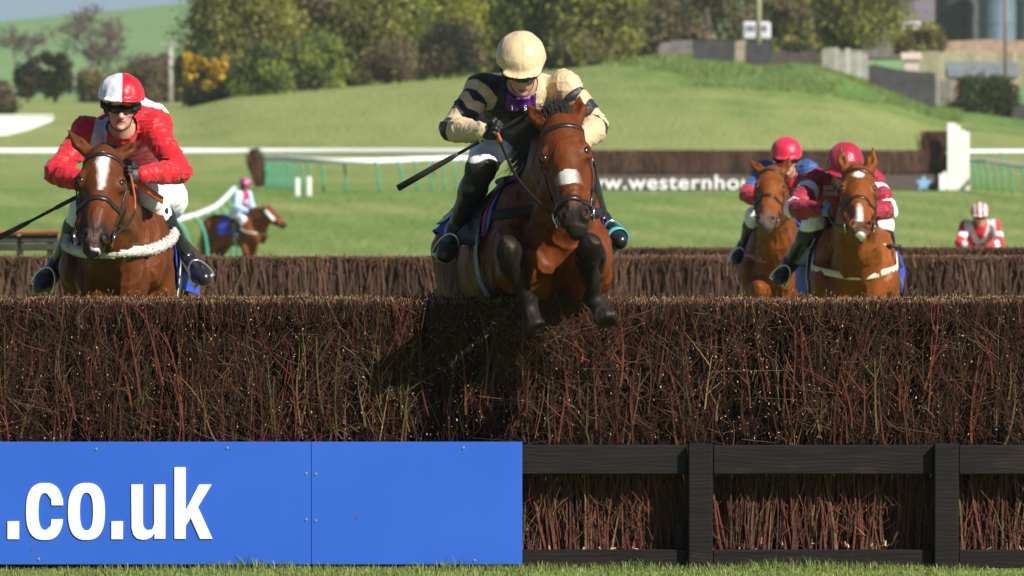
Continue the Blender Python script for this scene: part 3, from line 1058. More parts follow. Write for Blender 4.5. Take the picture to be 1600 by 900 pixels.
def jockey(label, c, group=None):
    """c: joints in world space. m=-1 is the picture's left side"""
    h = c.get('h', .0075)
    J = {k: np.array(v, float) for k, v in c['J'].items()}
    K = c.get('K', 1.0)
    hd = J['head']; R = rot_to(c['look'], c['up'])
    def Hd(r, f, u): return hd + R @ (np.array([r, f, u]) * K)
    root_loc = np.array(c['base'], float)
    pel, chest, neck = J['pelvis'], J['chest'], J['neck']
    spine = unit(chest - pel)
    lat = unit(J['shR'] - J['shL'])
    nrm = unit(np.cross(lat, spine))           # out of the chest or the back
    FT = np.stack([lat, np.cross(spine, lat), spine], 1)
    latp = unit(J['hipR'] - J['hipL'])
    FP = np.stack([latp, np.cross(spine, latp), spine], 1)
    # ---------------- torso and limbs
    def torso(s):
        s.ell(pel, np.array((.165, .125, .135)) * K, FP, .06)
        s.cone(pel, chest, .135 * K, .15 * K, .06, (FT[:, 1], .78))
        s.ell(chest, np.array((.17, .125, .18)) * K, FT, .06)
        s.ell((J['shL'] + J['shR']) / 2 * .6 + chest * .4, np.array((.19, .10, .10)) * K, FT, .05)
        s.cone((chest + neck) / 2, neck, .11 * K, .075 * K, .05)
    def arms(s, fat=1.0):
        for a in 'LR':
            sh, el, wr = J['sh' + a], J['el' + a], J['wr' + a]
            s.ell(sh, .068 * K * fat, None, .05)
            s.cone(sh, el, .060 * K * fat, .046 * K * fat, .03)
            q = el + (wr - el) * .3
            s.cone(el, q, .045 * K * fat, .047 * K * fat, .025)
            s.cone(q, wr, .047 * K * fat, .031 * K * fat, .02)
    def thighs(s, fat=1.0, toe=True):
        for a in 'LR':
            hp, kn = J['hip' + a], J['kn' + a]
            s.ell(hp - spine * .02, .104 * K * fat, None, .06)
            s.cone(hp, kn, .090 * K * fat, .064 * K * fat, .04)
            s.ell(kn, .066 * K * fat, None, .03)
    def shins(s, fat=1.0):
        for a in 'LR':
            kn, an = J['kn' + a], J['an' + a]
            q = kn + (an - kn) * .32
            s.cone(kn, q, .058 * K * fat, .060 * K * fat, .03)
            s.cone(q, an, .060 * K * fat, .041 * K * fat, .03)
    def feet(s, a, g=0.):
        an, to = J['an' + a], J['to' + a]
        fd = unit(to - an)
        shin = unit(J['kn' + a] - an)
        up = unit(shin - fd * np.dot(shin, fd))
        heel = an - up * .055 * K - fd * .035 * K
        ball = to - up * .03 * K - fd * .05 * K
        s.cone(an, heel, .040 * K + g, .034 * K + g, .03)
        s.cone(heel, ball, .034 * K + g, .040 * K + g, .03)
        s.cone(an, ball, .038 * K + g, .036 * K + g, .03)
        s.cone(ball, to - up * .035 * K, .040 * K + g, .032 * K + g, .02)
        return fd, up, ball
    # ---------------- the body: one skin from head to feet
    b = Sdf()
    torso(b); arms(b, .93); thighs(b, .94); shins(b, .93)
    for a in 'LR': feet(b, a, -.004)
    b.cone(neck, Hd(0, -.03, -.05), .062 * K, .056 * K, .03)
    def he(cc, r, k=.02, sub=False, Q=None): b.ell(Hd(*cc), np.array(r) * K, R if Q is None else R @ Q, k, sub)
    def hcn(a1, b1, ra, rb, k=.01): b.cone(Hd(*a1), Hd(*b1), ra * K, rb * K, k)
    he((0, -.012, .035), (.076, .096, .10))
    he((0, .03, -.035), (.062, .068, .085), .03)
    he((0, .045, -.085), (.046, .048, .04), .025)
    he((0, .088, -.104), (.021, .018, .016), .015)
    hcn((0, .090, .005), (0, .116, -.038), .010, .0145, .012)
    he((.012, .103, -.043), (.010, .011, .009), .006); he((-.012, .103, -.043), (.010, .011, .009), .006)
    he((0, .093, -.066), (.024, .011, .006), .007); he((0, .090, -.078), (.021, .012, .007), .006)
    he((0, .101, -.0722), (.021, .012, .0022), .003, True)
    for m in (-1, 1):
        he((.033 * m, .092, .004), (.017, .014, .011), .008, True)
        he((.033 * m, .081, .003), (.013, .013, .012), .003)
        he((.034 * m, .093, .024), (.024, .010, .007), .01)
        he((.043 * m, .062, -.03), (.022, .022, .018), .02)
        he((.080 * m, -.008, -.012), (.012, .022, .032), .008)
    grips = {}
    for a in 'LR':
        hdn = c['hand' + a]
        grips[a] = add_hand(b, J['wr' + a], hdn[0], hdn[1], hdn[2], 1.0 * K, -.0015)
    V, Q = b.mesh(c.get('hb', .0055), 0, None, 1)
    L = ((V - hd) @ R) / K
    lips = .004 - np.abs(np.linalg.norm((L - np.array([0, .098, -.0722])) / np.array([.023, .02, .0115]), axis=1) - 0) * .0 - (np.linalg.norm((L - np.array([0, .098, -.0722])) / np.array([.023, .02, .0115]), axis=1) - .8) * .01
    chk = .5 - np.minimum(np.linalg.norm((L - np.array([.043, .075, -.035])) / .03, axis=1), np.linalg.norm((L - np.array([-.043, .075, -.035])) / .03, axis=1))
    mat = layered('skin', (.52, .30, .215), [('flush', (.56, .24, .18), .5), ('lips', (.42, .13, .11), .004)], .5, .08, 30, .4, bmp=[(120, .0008, (1, 1, 1))])
    body = obj('person', V, [Q], mat, None, True, {'lips': lips, 'flush': chk}, None, root_loc)
    tag(body, label, 'person', group)
    bv = bvh_of(V, Q)
    # ---------------- jersey
    s = Sdf(); torso(s); arms(s, 1.0)
    s.p = s.p
    wr_s = c.get('wrinkle', 1.0)
    def cloth(V_, N_):
        wv = np.zeros(len(V_))
        for a in 'LR':
            d, t = dseg(V_, J['sh' + a], J['el' + a]); d2, t2 = dseg(V_, J['el' + a], J['wr' + a])
            w1 = np.clip(1 - d / .12, 0, 1); w2 = np.clip(1 - d2 / .12, 0, 1)
            n1 = vnoise(V_ * 11 + 3) * .9
            wv += np.sin(t * 46 + n1 * 9) * .0020 * w1 + np.sin(t2 * 42 + n1 * 9) * .0024 * w2
        wv += vnoise(V_ * np.array([12, 12, 7.])) * .007 + vnoise(V_ * 30) * .003
        wv += (1 - np.abs(vnoise(V_ * np.array([9, 9, 20.]) + 11))) ** 9 * .011 + (1 - np.abs(vnoise(V_ * np.array([15, 15, 24.]) + 31))) ** 10 * .008
        return wv * wr_s
    V, Q = s.mesh(h, .013, cloth, 1)
    # cut off below the hips and at the neck, keep it a shell
    keep = np.ones(len(V), bool)
    dn = (V - neck) @ unit(hd - neck)
    keep &= ~((dn > .035) & (np.linalg.norm(V - neck - unit(hd - neck) * .06, axis=1) < .088))
    dp = (V - pel) @ spine
    keep &= dp > -.03
    Qk = Q[keep[Q].all(1)]
    X = dict(V=V, L=(V - chest) @ FT, J=J, lat=lat, spine=spine, FT=FT, K=K)
    at, layers = {}, []
    for i, (fn, col) in enumerate(c['jersey']['layers']):
        at['zone%d' % i] = fn(X); layers.append(('zone%d' % i, col, .0025))
    jm = layered(c['jersey']['name'], c['jersey']['col'], layers, c['jersey'].get('rough', .42) + .12, .07, 12, .4, sheen=.15,
                 bmp=[(20., .008, (1, 1, .5)), (58., .003, (1, 1, .5))])
    jer = obj('jersey', V, [Qk], jm, body, True, at)
    jb = bvh_of(V, Qk)
    # cuffs
    for a in 'LR':
        p0 = J['wr' + a] + unit(J['el' + a] - J['wr' + a]) * .02; p1 = J['wr' + a] + unit(J['el' + a] - J['wr' + a]) * .045
        MB().tubes(np.array([[p0, (p0 + p1) / 2, p1]]), np.array([[.040 * K, .043 * K, .040 * K]]), 14, np.array([c.get('cuff_col', c['jersey']['col'])])).build('cuff', tinted('cuff_cloth', .6, .1, 40), jer, True)
    # collar and neck cloth
    if c.get('collar'):
        s = Sdf(); s.cone(neck - unit(hd - neck) * .02, neck + unit(hd - neck) * .03, .083 * K, .068 * K, .02)
        v, q = s.mesh(.008, 0, lambda V_, N_: vnoise(V_ * 30) * .004)
        obj('collar', v, [q], plain(*c['collar']), jer, True)
    if c.get('bib'):
        bib = c['bib']
        ctr = neck + (chest - neck) * bib.get('down', .35)
        G = []
        fwd = bib['fwd']
        for u in np.linspace(-.5, .5, 15):
            row = []
            for w_ in np.linspace(-.5, .5, 13):
                o = ctr + lat * u * bib['w'] + bib['upv'] * w_ * bib['h'] + fwd * .6
                p, n1 = cast(jb, o, -fwd, 1.2)
                if p is None: p = o - fwd * .5
                row.append(p + fwd * (.010 + .010 * abs(math.sin(u * 9 + .3)) + .004 * math.sin(u * 31 + w_ * 3)))
            G.append(row)
        G = np.array(G)
        i = np.arange(15 * 13).reshape(15, 13)
        f = np.stack([i[:-1, :-1], i[1:, :-1], i[1:, 1:], i[:-1, 1:]], -1).reshape(-1, 4)
        n_ = 15 * 13
        v2 = np.concatenate([G.reshape(-1, 3), (G - fwd * .006).reshape(-1, 3)])
        bd = np.concatenate([i[0, :], i[1:, -1], i[-1, -2::-1], i[-2:0:-1, 0]])
        sd = np.stack([bd, np.roll(bd, -1), np.roll(bd, -1) + n_, bd + n_], 1)
        bo = obj('neck_scarf', v2, [f, f[:, ::-1] + n_, sd], plain(*bib['mat']), jer, True)
        if bib.get('letters'):
            lm = MB()
            for (uu, ww, ch) in bib['letters']:
                iu, iw = int((uu + .5) * 14), int((ww + .5) * 12)
                p = G[iu, iw] + fwd * .004
                sz = bib.get('lsize', .011)
                if ch == 'T':
                    segs = [[(-.6, 1), (.6, 1)], [(0, 1), (0, -1)]]
                else:
                    a = np.linspace(.5, 4.7, 8)
                    segs = [[(.55 * math.cos(q), .5 + .5 * math.sin(q)) for q in a] + [(.55 * math.cos(q), -.5 + .5 * math.sin(q)) for q in np.linspace(1.57, -2.6, 8)]]
                for sg in segs:
                    lm.tube([p + lat * x * sz + bib['upv'] * y * sz for x, y in sg], .0028, 5, (.75, .7, .78))
            lm.build('scarf_lettering', tinted('white_print', .6, .05), bo, True)
    if c.get('print'):
        pr = c['print']
        # an unreadably small line of white lettering: short strokes on the cloth
        mb = MB(); rr = np.random.default_rng(3)
        for row in range(pr['rows']):
            x = -.5
            while x < .5:
                w_ = rr.uniform(.13, .18)
                hgt = pr['h'] / pr['rows'] * .36
                for st in ([(0, -1), (0, 1)], [(0, 1), (.8, 1)], [(.8, -1), (.8, .6)]):
                    path = []
                    for (a, b_) in st:
                        o = pr['c'] + lat * (x + w_ * a * .8) * pr['w'] + pr['up'] * (((pr['rows'] - 1) / 2 - row) * pr['h'] / pr['rows'] + b_ * hgt) + pr['fwd'] * .5
                        p, n1 = cast(jb, o, -pr['fwd'], 1.)
                        if p is not None: path.append(p + pr['fwd'] * .004)
                    if len(path) == 2: mb.tube(path, .0028, 5, (.75, .72, .72))
                x += w_ * 1.35
        if mb.n: mb.build('chest_lettering', tinted('white_print', .6, .05), jer, True)
    # ---------------- breeches
    s = Sdf(); s.ell(pel, np.array((.165, .125, .135)) * K, FP, .06); thighs(s, 1.0)
    s.cone(pel, pel + spine * .1, .13 * K, .13 * K, .05, (FT[:, 1], .8))
    for a in 'LR':
        kn, an = J['kn' + a], J['an' + a]
        s.cone(kn, kn + (an - kn) * .3, .058 * K, .058 * K, .03)
    V, Q = s.mesh(h, .010, lambda V_, N_: vnoise(V_ * 15) * .006 + vnoise(V_ * 34) * .0035, 1)
    at, layers = {}, []
    X = dict(V=V, J=J, K=K, L=(V - pel) @ FT)
    for i, (fn, col) in enumerate(c.get('breech_layers', [])):
        at['zone%d' % i] = fn(X); layers.append(('zone%d' % i, col, .004))
    bm_ = layered(c.get('breech_name', 'breeches_white'), (.80, .79, .80), layers, .6, .05, 14, .4, bmp=[(40., .004, (1, 1, .6))])
    obj('breeches', V, [Q], bm_, body, True, at)
    # ---------------- boots with stirrups
    bootm = plain('boot_leather', (.014, .014, .017), .3, var=.3, scale=16, bmp=.0015, bscale=50, coat=.15)
    for a in 'LR':
        s = Sdf()
        kn, an = J['kn' + a], J['an' + a]
        k0 = kn + (an - kn) * .2
        q = kn + (an - kn) * .34
        s.cone(k0, q, .060 * K, .062 * K, .02); s.cone(q, an, .062 * K, .043 * K, .03)
        fd, up, ball = feet(s, a, .004)
        V, Q = s.mesh(h * .9, .005, lambda V_, N_: vnoise(V_ * 24) * .004, 1)
        bo = obj('boot', V, [Q], c.get('boot_mat', bootm), body, True)
        if c.get('boot_stripe'):
            mid = [k0 + (an - k0) * t for t in (0, .3, .6, .95)]
            sd = unit(np.cross(unit(an - kn), np.array([0, -1, 0.]))) * (-1 if a == 'L' else 1)
            bb = bvh_of(V, Q); pp, nn = [], []
            dv = unit(np.array([0, -1., 0]) + sd * .9)
            for q_ in densify(mid, .03):
                p, n1 = cast(bb, q_ + dv * .3, -dv)
                if p is not None: pp.append(p + dv * .002); nn.append(dv)
            if len(pp) > 2:
                ribbon_mb = MB(); ribbon(ribbon_mb, np.array(pp), np.array(nn), .012, .004, c['boot_stripe'])
                ribbon_mb.build('boot_piping', tinted('piping', .5, .05), bo, True)
        if c.get('band') and c['band'][0] == a:
            bb = bvh_of(V, Q)
            ctr_ = ball + fd * .02
            pts, ns = loop_on(bb, ctr_, unit(np.cross(fd, up)), up, 0, 2 * math.pi, 25, .004, .2)
            if len(pts) > 6:
                t = MB(); ribbon(t, pts[:-1], ns[:-1], .034, .006, c['band'][1], True)
                t.build('toe_band', tinted('piping', .5, .05), bo, True)
        # stirrup iron round the ball of the foot
        sdv = unit(np.cross(fd, up))
        if c.get('stirrup', True):
            arc = np.linspace(-.25, math.pi + .25, 17)
            ring = [ball - up * .038 * K + sdv * .062 * K * math.cos(t) + (up * .135 * K * max(math.sin(t), -.05)) for t in arc]
            t = MB().tube(ring, .007, 8)
            t.tube([ball - up * .047 * K + sdv * x * K for x in (-.066, 0, .066)], [.011, .014, .011], 8)
            st = t.build('stirrup', plain('stirrup_steel', (.62, .62, .63), .2, .9, .05), bo, True)
            top = ring[8]
            if c.get('leather_top') is not None:
                lt = np.array(c['leather_top'][a])
                lp = catmull([top, (top + lt) / 2 + sdv * .01, lt], 8)
                t = MB(); ribbon(t, lp, np.tile(sdv, (len(lp), 1)), .022, .005, (.02, .016, .014))
                t.build('stirrup_leather', tinted('rein_strap', .6, .15, 60.), bo, True)
    # ---------------- gloves
    for a in 'LR':
        s = Sdf(); hdn = c['hand' + a]
        add_hand(s, J['wr' + a], hdn[0], hdn[1], hdn[2], 1.0 * K, .0018)
        V, Q = s.mesh(max(.0035, h * .5), .0, None, 1)
        obj('glove', V, [Q], plain(*c.get('glove', ('glove_black', (.016, .016, .018), .55))), body, True)
    # ---------------- helmet, cap cover, peak, goggles
    s = Sdf()
    s.ell(Hd(0, -.016, .028), np.array((.100, .120, .125)) * K, R, .02)
    s.ell(Hd(0, .13, -.06), np.array((.088, .115, .093)) * K, R, .02, True)
    s.cone(Hd(0, -.3, -.19), Hd(0, .3, -.13), .085 * K, .085 * K, .02, (R[:, 0], 3.0), True)
    V, Q = s.mesh(.006)
    hel = obj('helmet', V, [Q], plain('helmet_black', (.013, .013, .014), .45, var=.2), body, True)
    s = Sdf()
    s.ell(Hd(0, -.014, .045), np.array((.124, .146, .122)) * K, R, .02)
    # trim everything under the rim
    cu_ = c.get('rim', .018)
    s.cone(Hd(0, -.5, -.312 + cu_), Hd(0, .5, -.268 + cu_), .29 * K, .29 * K, .012, (R[:, 0], 3.0), True)
    pk = c.get('peak', (0, .112, .036))
    s.ell(Hd(*pk), np.array((.098, .056, .0095)) * K, R @ Rx(.10), .016)
    def capw(V_, N_):
        l = ((V_ - hd) @ R) / K
        seam = np.minimum(np.abs(l[:, 0]), np.abs(l[:, 1] + .014))
        ang = np.arctan2(l[:, 1] + .014, l[:, 0])
        pl = np.sin(ang * 9 + vnoise(V_ * 20) * 2.5) * .0028 * np.clip(1 - (l[:, 2] - .0) / .12, 0, 1)
        return vnoise(V_ * 24) * .0035 + pl - np.exp(-(seam / .004) ** 2) * .0015
    V, Q = s.mesh(.0055, .0, capw, 1)
    X = dict(V=V, L=((V - hd) @ R) / K)
    at, layers = {}, []
    for i, (fn, col) in enumerate(c['cap'].get('layers', [])):
        at['zone%d' % i] = fn(X); layers.append(('zone%d' % i, col, .003))
    cm_ = layered(c['cap']['name'], c['cap']['col'], layers, c['cap'].get('rough', .38), .05, 20, .5, sheen=.1, bmp=[(46., .003, (1, 1, 1))])
    obj('cap_cover', V, [Q], cm_, hel, True, at)
    # chin strap
    t = MB()
    for m in (-1, 1):
        pp, nn = [], []
        for q_ in densify([Hd(.085 * m, .0, -.03), Hd(.075 * m, .02, -.075), Hd(.045 * m, .05, -.12), Hd(0, .06, -.128)], .012):
            p, n1 = near(bv, q_); pp.append(p + n1 * .003); nn.append(n1)
        ribbon(t, np.array(pp), np.array(nn), .016, .004, (.015, .015, .015))
    t.build('chin_strap', tinted('rein_strap', .6, .15, 60.), hel, True)
    if c.get('goggles', True):
        gz = c.get('gog_u', .006)
        s = Sdf()
        s.ell(Hd(0, .018, gz), np.array((.088, .100, .040)) * K, R, .01)
        s.ell(Hd(0, -.10, gz), np.array((.12, .14, .08)) * K, R, .01, True)
        s.ell(Hd(0, .115, gz - .034), np.array((.014, .03, .02)) * K, R, .01, True)
        V, Q = s.mesh(.0045)
        go = obj('goggles', V, [Q], plain('goggle_frame', (.012, .012, .013), .35), body, True)
        s = Sdf()
        s.ell(Hd(0, .024, gz), np.array((.081, .099, .031)) * K, R, .01)
        s.ell(Hd(0, -.06, gz), np.array((.12, .13, .08)) * K, R, .01, True)
        s.ell(Hd(0, .118, gz - .030), np.array((.012, .03, .018)) * K, R, .01, True)
        V, Q = s.mesh(.0045)
        obj('lens', V, [Q], plain('goggle_lens', c.get('lens_col', (.006, .006, .007)), .06, var=.05, coat=.6), go, True)
        t = MB(); a_ = np.linspace(-1.0, math.pi + 1.0, 30)
        pth = np.array([Hd(.108 * math.cos(q_), -.014 - .128 * math.sin(q_) * (1 if math.sin(q_) > 0 else 1.0), gz + .002) for q_ in a_])
        ribbon(t, pth, pth - Hd(0, -.014, gz), .024 * K, .004, (.013, .013, .014))
        t.build('strap', tinted('rein_strap', .6, .15, 60.), go, True)
    return dict(body=body, grips=grips, jb=jb, loc=root_loc, bvh=bv)

def whip(label, a, b, red=False):
    a, b = np.array(a, float), np.array(b, float)
    t = thing('riding_whip', a, label, 'whip')
    d = unit(b - a); L = np.linalg.norm(b - a)
    MB().tubes(np.array([[a + d * L * .3, a + d * L * .6, b - d * .4 * L]]), np.array([[.0085, .0085, .008]]), 10, np.array([[.015, .015, .016]])).build('shaft', tinted('whip_black', .4, .1), t, True)
    g = MB()
    k = np.linspace(0, .3 * L, 12)
    g.tubes((a + d * k[:, None])[None], (np.array([.015] + [.0115, .0125] * 5 + [.009]))[None], 10, np.array([[.02, .02, .021]]))
    g.build('grip', tinted('whip_black', .4, .1), t, True)
    f = MB(); side = unit(np.cross(d, np.array([0, 1., 0])))
    pp = np.array([b - d * .46 * L, b - d * .40 * L, b - d * .2 * L, b])
    f.tubes(pp[None], np.array([[.008, .0135, .0165, .0175]]), 10, np.array([[.03, .026, .024]]))
    f.build('flap', tinted('whip_black', .4, .1), t, True)
    c = MB()
    for i, q in enumerate((.34, .37)):
        c.tubes(np.array([[a + d * L * q, a + d * (L * q + .012)]]), np.array([[.0095, .0095]]), 10, np.array([[.4, .02, .02] if red else [.6, .56, .46]]))
    c.build('collar_ring', tinted('whip_ring', .5, .05), t, True)
    return t
# ------------------------------------------------------------------ terrain
def sstep(a, b, x):
    t = np.clip((np.asarray(x, float) - a) / (b - a), 0, 1)
    return t * t * (3 - 2 * t)
PROF = np.array([[-60, 0], [70, 0], [90, -.25], [120, -.7], [150, -1.1], [200, -1.35], [235, -1.3], [290, -.72], [340, 0], [400, -.12], [460, -.16]])
CREST = np.array([[-2500, 170], [-400, 168], [0, 165], [200, 168], [300, 166], [350, 150], [600, 130], [900, 105], [1100, 93], [1280, 112], [1380, 138], [1450, 165], [1600, 182], [2000, 186], [4000, 186]])
def tz(X, Y):
    X, Y = np.broadcast_arrays(np.asarray(X, float), np.asarray(Y, float))
    z = np.interp(Y, PROF[:, 0], PROF[:, 1])
    px = 800 + F * X / np.maximum(Y, 200)
    yb = np.interp(px, CREST[:, 0], CREST[:, 1])
    zc = CAMZ + (195 - yb) * 600 / F
    z = z + (zc + .16) * sstep(462, 610, Y)
    # beyond the crest: gently on, then the long hill
    z = z + (Y > 620) * (np.minimum(Y, 900) - 620) * .006
    hill = sstep(880, 1900, Y)
    z = z + hill * (16.6 + 4.2 * np.clip(px / 330, -1.5, 3) + .8 * vnoise(np.stack([X * .004, Y * .003, X * 0], -1)))
    lump = vnoise(np.stack([X * .22, Y * .05, X * 0 + 1.5], -1)) * .6 + vnoise(np.stack([X * .6, Y * .15, X * 0 + 4.5], -1)) * .2
    z = z + lump * sstep(540, 600, Y) * (1 - sstep(640, 800, Y)) * sstep(850, 1000, px)
    return z

def build_ground():
    ys = np.concatenate([np.linspace(-60, 44, 8), np.linspace(46, 52, 8), np.linspace(55, 480, 70), np.linspace(485, 700, 60), np.linspace(710, 1200, 25), np.linspace(1240, 2200, 25), np.linspace(2300, 6000, 14)])
    ts = np.linspace(-1, 1, 301)
    ts = np.sign(ts) * np.abs(ts) ** 1.6
    Yg, T = np.meshgrid(ys, ts, indexing='ij')
    Xg = T * (40 + np.maximum(Yg, 0) * .55)
    Zg = tz(Xg, Yg)
    V = np.stack([Xg, Yg, Zg], -1).reshape(-1, 3)
    i = np.arange(len(ys) * len(ts)).reshape(len(ys), len(ts))
    f = np.stack([i[:-1, :-1], i[:-1, 1:], i[1:, 1:], i[1:, :-1]], -1).reshape(-1, 4)
    m, nt, b = nodes_of('turf')
    tc = N(nt, 'ShaderNodeTexCoord')
    sep = N(nt, 'ShaderNodeSeparateXYZ'); nt.links.new(tc.outputs['Object'], sep.inputs[0])
    n1 = noise_node(nt, .05, 5, .6)                      # broad patches
    n2 = noise_node(nt, .5, 6, .65, stretch=(1, .16, 1))   # tufts, long with the distance
    n3 = noise_node(nt, 3.5, 4, .6, stretch=(1, .1, 1))
    c = mixc(nt, ramp(nt, n2.outputs[0], .3, .7), (.115, .195, .038), (.185, .258, .066))
    c = mixc(nt, ramp(nt, n1.outputs[0], .42, .68, 0, .75), c, (.30, .32, .11))
    c = mixc(nt, ramp(nt, n3.outputs[0], .5, .8, 0, .4), c, (.085, .135, .028))
    # mowing stripes on the home straight, run slantwise
    mp = N(nt, 'ShaderNodeMapping'); mp.inputs['Rotation'].default_value = (0, 0, math.radians(-7)); nt.links.new(tc.outputs['Object'], mp.inputs[0])
    wv = N(nt, 'ShaderNodeTexWave'); wv.inputs['Scale'].default_value = .11; wv.inputs['Distortion'].default_value = 1.2; wv.inputs['Detail'].default_value = 2; wv.inputs['Detail Scale'].default_value = 1.5
    nt.links.new(mp.outputs[0], wv.inputs[0])
    near_ = ramp(nt, sep.outputs['Y'], 330, 350, 1, 0)
    mul = N(nt, 'ShaderNodeMath', operation='MULTIPLY'); nt.links.new(ramp(nt, wv.outputs['Fac'], .2, .8, 0, .38), mul.inputs[0]); nt.links.new(near_, mul.inputs[1])
    c = mixc(nt, mul.outputs[0], c, (.105, .180, .034))
    c = mixc(nt, ramp(nt, sep.outputs['Y'], 430, 500, 0, .55), c, mixc(nt, ramp(nt, n2.outputs[0], .3, .7), (.23, .255, .085), (.30, .315, .115)))
    # rough, rank grass at the back on the right
    sx = N(nt, 'ShaderNodeMath', operation='DIVIDE'); nt.links.new(sep.outputs['X'], sx.inputs[0]); nt.links.new(sep.outputs['Y'], sx.inputs[1])
    n4 = noise_node(nt, .12, 4, .6)
    ya = N(nt, 'ShaderNodeMath', operation='MULTIPLY_ADD'); nt.links.new(n4.outputs[0], ya.inputs[0]); ya.inputs[1].default_value = 90; nt.links.new(sep.outputs['Y'], ya.inputs[2])
    rk = N(nt, 'ShaderNodeMath', operation='MULTIPLY'); nt.links.new(ramp(nt, sx.outputs[0], .004, .016), rk.inputs[0]); nt.links.new(ramp(nt, ya.outputs[0], 590, 615), rk.inputs[1])
    c = mixc(nt, rk.outputs[0], c, mixc(nt, ramp(nt, n2.outputs[0], .35, .65), (.07, .15, .03), (.16, .235, .055)))
    # young crop on the far hill, its green paled to stand for haze
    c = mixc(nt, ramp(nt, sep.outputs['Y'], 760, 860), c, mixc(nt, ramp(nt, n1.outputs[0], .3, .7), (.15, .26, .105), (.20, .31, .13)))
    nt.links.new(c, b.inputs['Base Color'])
    b.inputs['Roughness'].default_value = .85; b.inputs['Specular IOR Level'].default_value = .15
    bump(nt, b, n3.outputs[0], .12)
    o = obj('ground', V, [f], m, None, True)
    o['kind'] = 'structure'
    return o
build_ground()

def grass_strip():
    n = 52000
    r = np.random.default_rng(11)
    x = r.uniform(-4.2, 4.2, n); y = r.uniform(47.2, 49.93, n)
    y[:9000] = r.uniform(49.70, 49.93, 9000)
    clump = vnoise(np.stack([x * 1.6, y * 1.6, x * 0], -1))
    L = r.uniform(.014, .034, n) * (1 + .5 * clump)
    L[:9000] *= r.uniform(.8, 1.7, 9000)
    L[:9000] *= 1 + .7 * np.clip(vnoise(np.stack([x[:9000] * 3, y[:9000] * 0, x[:9000] * 0], -1)), 0, 1)
    a = r.uniform(0, 2 * math.pi, n); lean = r.uniform(.05, .9, n)
    dv = np.stack([np.cos(a) * lean, np.sin(a) * lean], 1)
    b = np.stack([x, y, np.full(n, -.003)], 1)
    w = r.uniform(.0016, .0032, n)
    sd = np.stack([-np.sin(a), np.cos(a), a * 0], 1)
    m = b + np.concatenate([dv * L[:, None] * .35, (L * .62)[:, None]], 1)
    t = b + np.concatenate([dv * L[:, None], (L * .9)[:, None]], 1)
    V = np.stack([b - sd * w[:, None], b + sd * w[:, None], m - sd * w[:, None] * .8, m + sd * w[:, None] * .8, t], 1).reshape(-1, 3)
    k = np.arange(n) * 5
    q = np.stack([k, k + 1, k + 3, k + 2], 1); tr = np.stack([k + 2, k + 3, k + 4], 1)
    g = r.uniform(0, 1, (n, 1))
    col = np.array([.13, .20, .035]) * (1 - g) + np.array([.29, .33, .10]) * g
    dry = r.random(n) < .08
    col[dry] = (.42, .38, .20)
    o = obj('grass', V, [q, tr], tinted('grass_blades', .6, .1, 30, .3, .35), None, False, None, np.repeat(col, 5, 0))
    o['kind'] = 'stuff'
    tag(o, 'short lawn grass blades at the foot of the brush fence', 'grass')
grass_strip()

def rough_grass():
    n = 16000
    r = np.random.default_rng(15)
    px = r.uniform(930, 1500, n); y = r.uniform(560, 640, n)
    x = kk(px, y)
    k = (vnoise(np.stack([x * .35, y * .12, x * 0 + 8], -1)) + .5 * vnoise(np.stack([x * 1.1, y * .4, x * 0], -1)) > .02) & (y > 560 + 40 * np.clip((1080 - px) / 150, 0, 1))
    x, y = x[k], y[k]; n = len(x)
    z = tz(x, y)
    nb = 5
    b = np.repeat(np.stack([x, y, z - .03], 1), nb, 0) + np.concatenate([r.normal(0, .12, (n * nb, 2)), np.zeros((n * nb, 1))], 1)
    L = np.repeat(r.uniform(.15, .42, n), nb) * r.uniform(.6, 1.2, n * nb)
    a = r.uniform(0, 2 * math.pi, n * nb); ln = r.uniform(.1, .7, n * nb)
    t = b + np.stack([np.cos(a) * ln * L, np.sin(a) * ln * L, L], 1)
    sd = np.stack([-np.sin(a), np.cos(a), a * 0], 1) * .035
    V = np.stack([b - sd, b + sd, t], 1).reshape(-1, 3)
    g = np.repeat(r.uniform(0, 1, (n, 1)), nb, 0)
    col = np.array([.15, .23, .055]) * (1 - g) + np.array([.27, .34, .10]) * g
    o = obj('rough_grass', V, [np.arange(len(V)).reshape(-1, 3)], tinted('grass_blades', .6, .1, 30, .3, .35), None, False, None, np.repeat(col, 3, 0))
    o['kind'] = 'stuff'
    tag(o, 'rank tufted grass on the bank below the dark walls and board fences', 'grass')
kk = lambda px, Y: (px - 800) * Y / F
rough_grass()

# ------------------------------------------------------------------ birch fences
TWIG = np.array([[.040, .022, .017], [.062, .030, .022], [.085, .032, .024], [.115, .035, .026], [.05, .04, .024], [.065, .06, .026], [.10, .072, .045], [.022, .014, .012], [.15, .045, .03], [.2, .14, .08]])
TWIG = TWIG * np.array([1.0, .87, .78])
TWP = np.array([.22, .18, .13, .09, .12, .07, .06, .09, .03, .01])

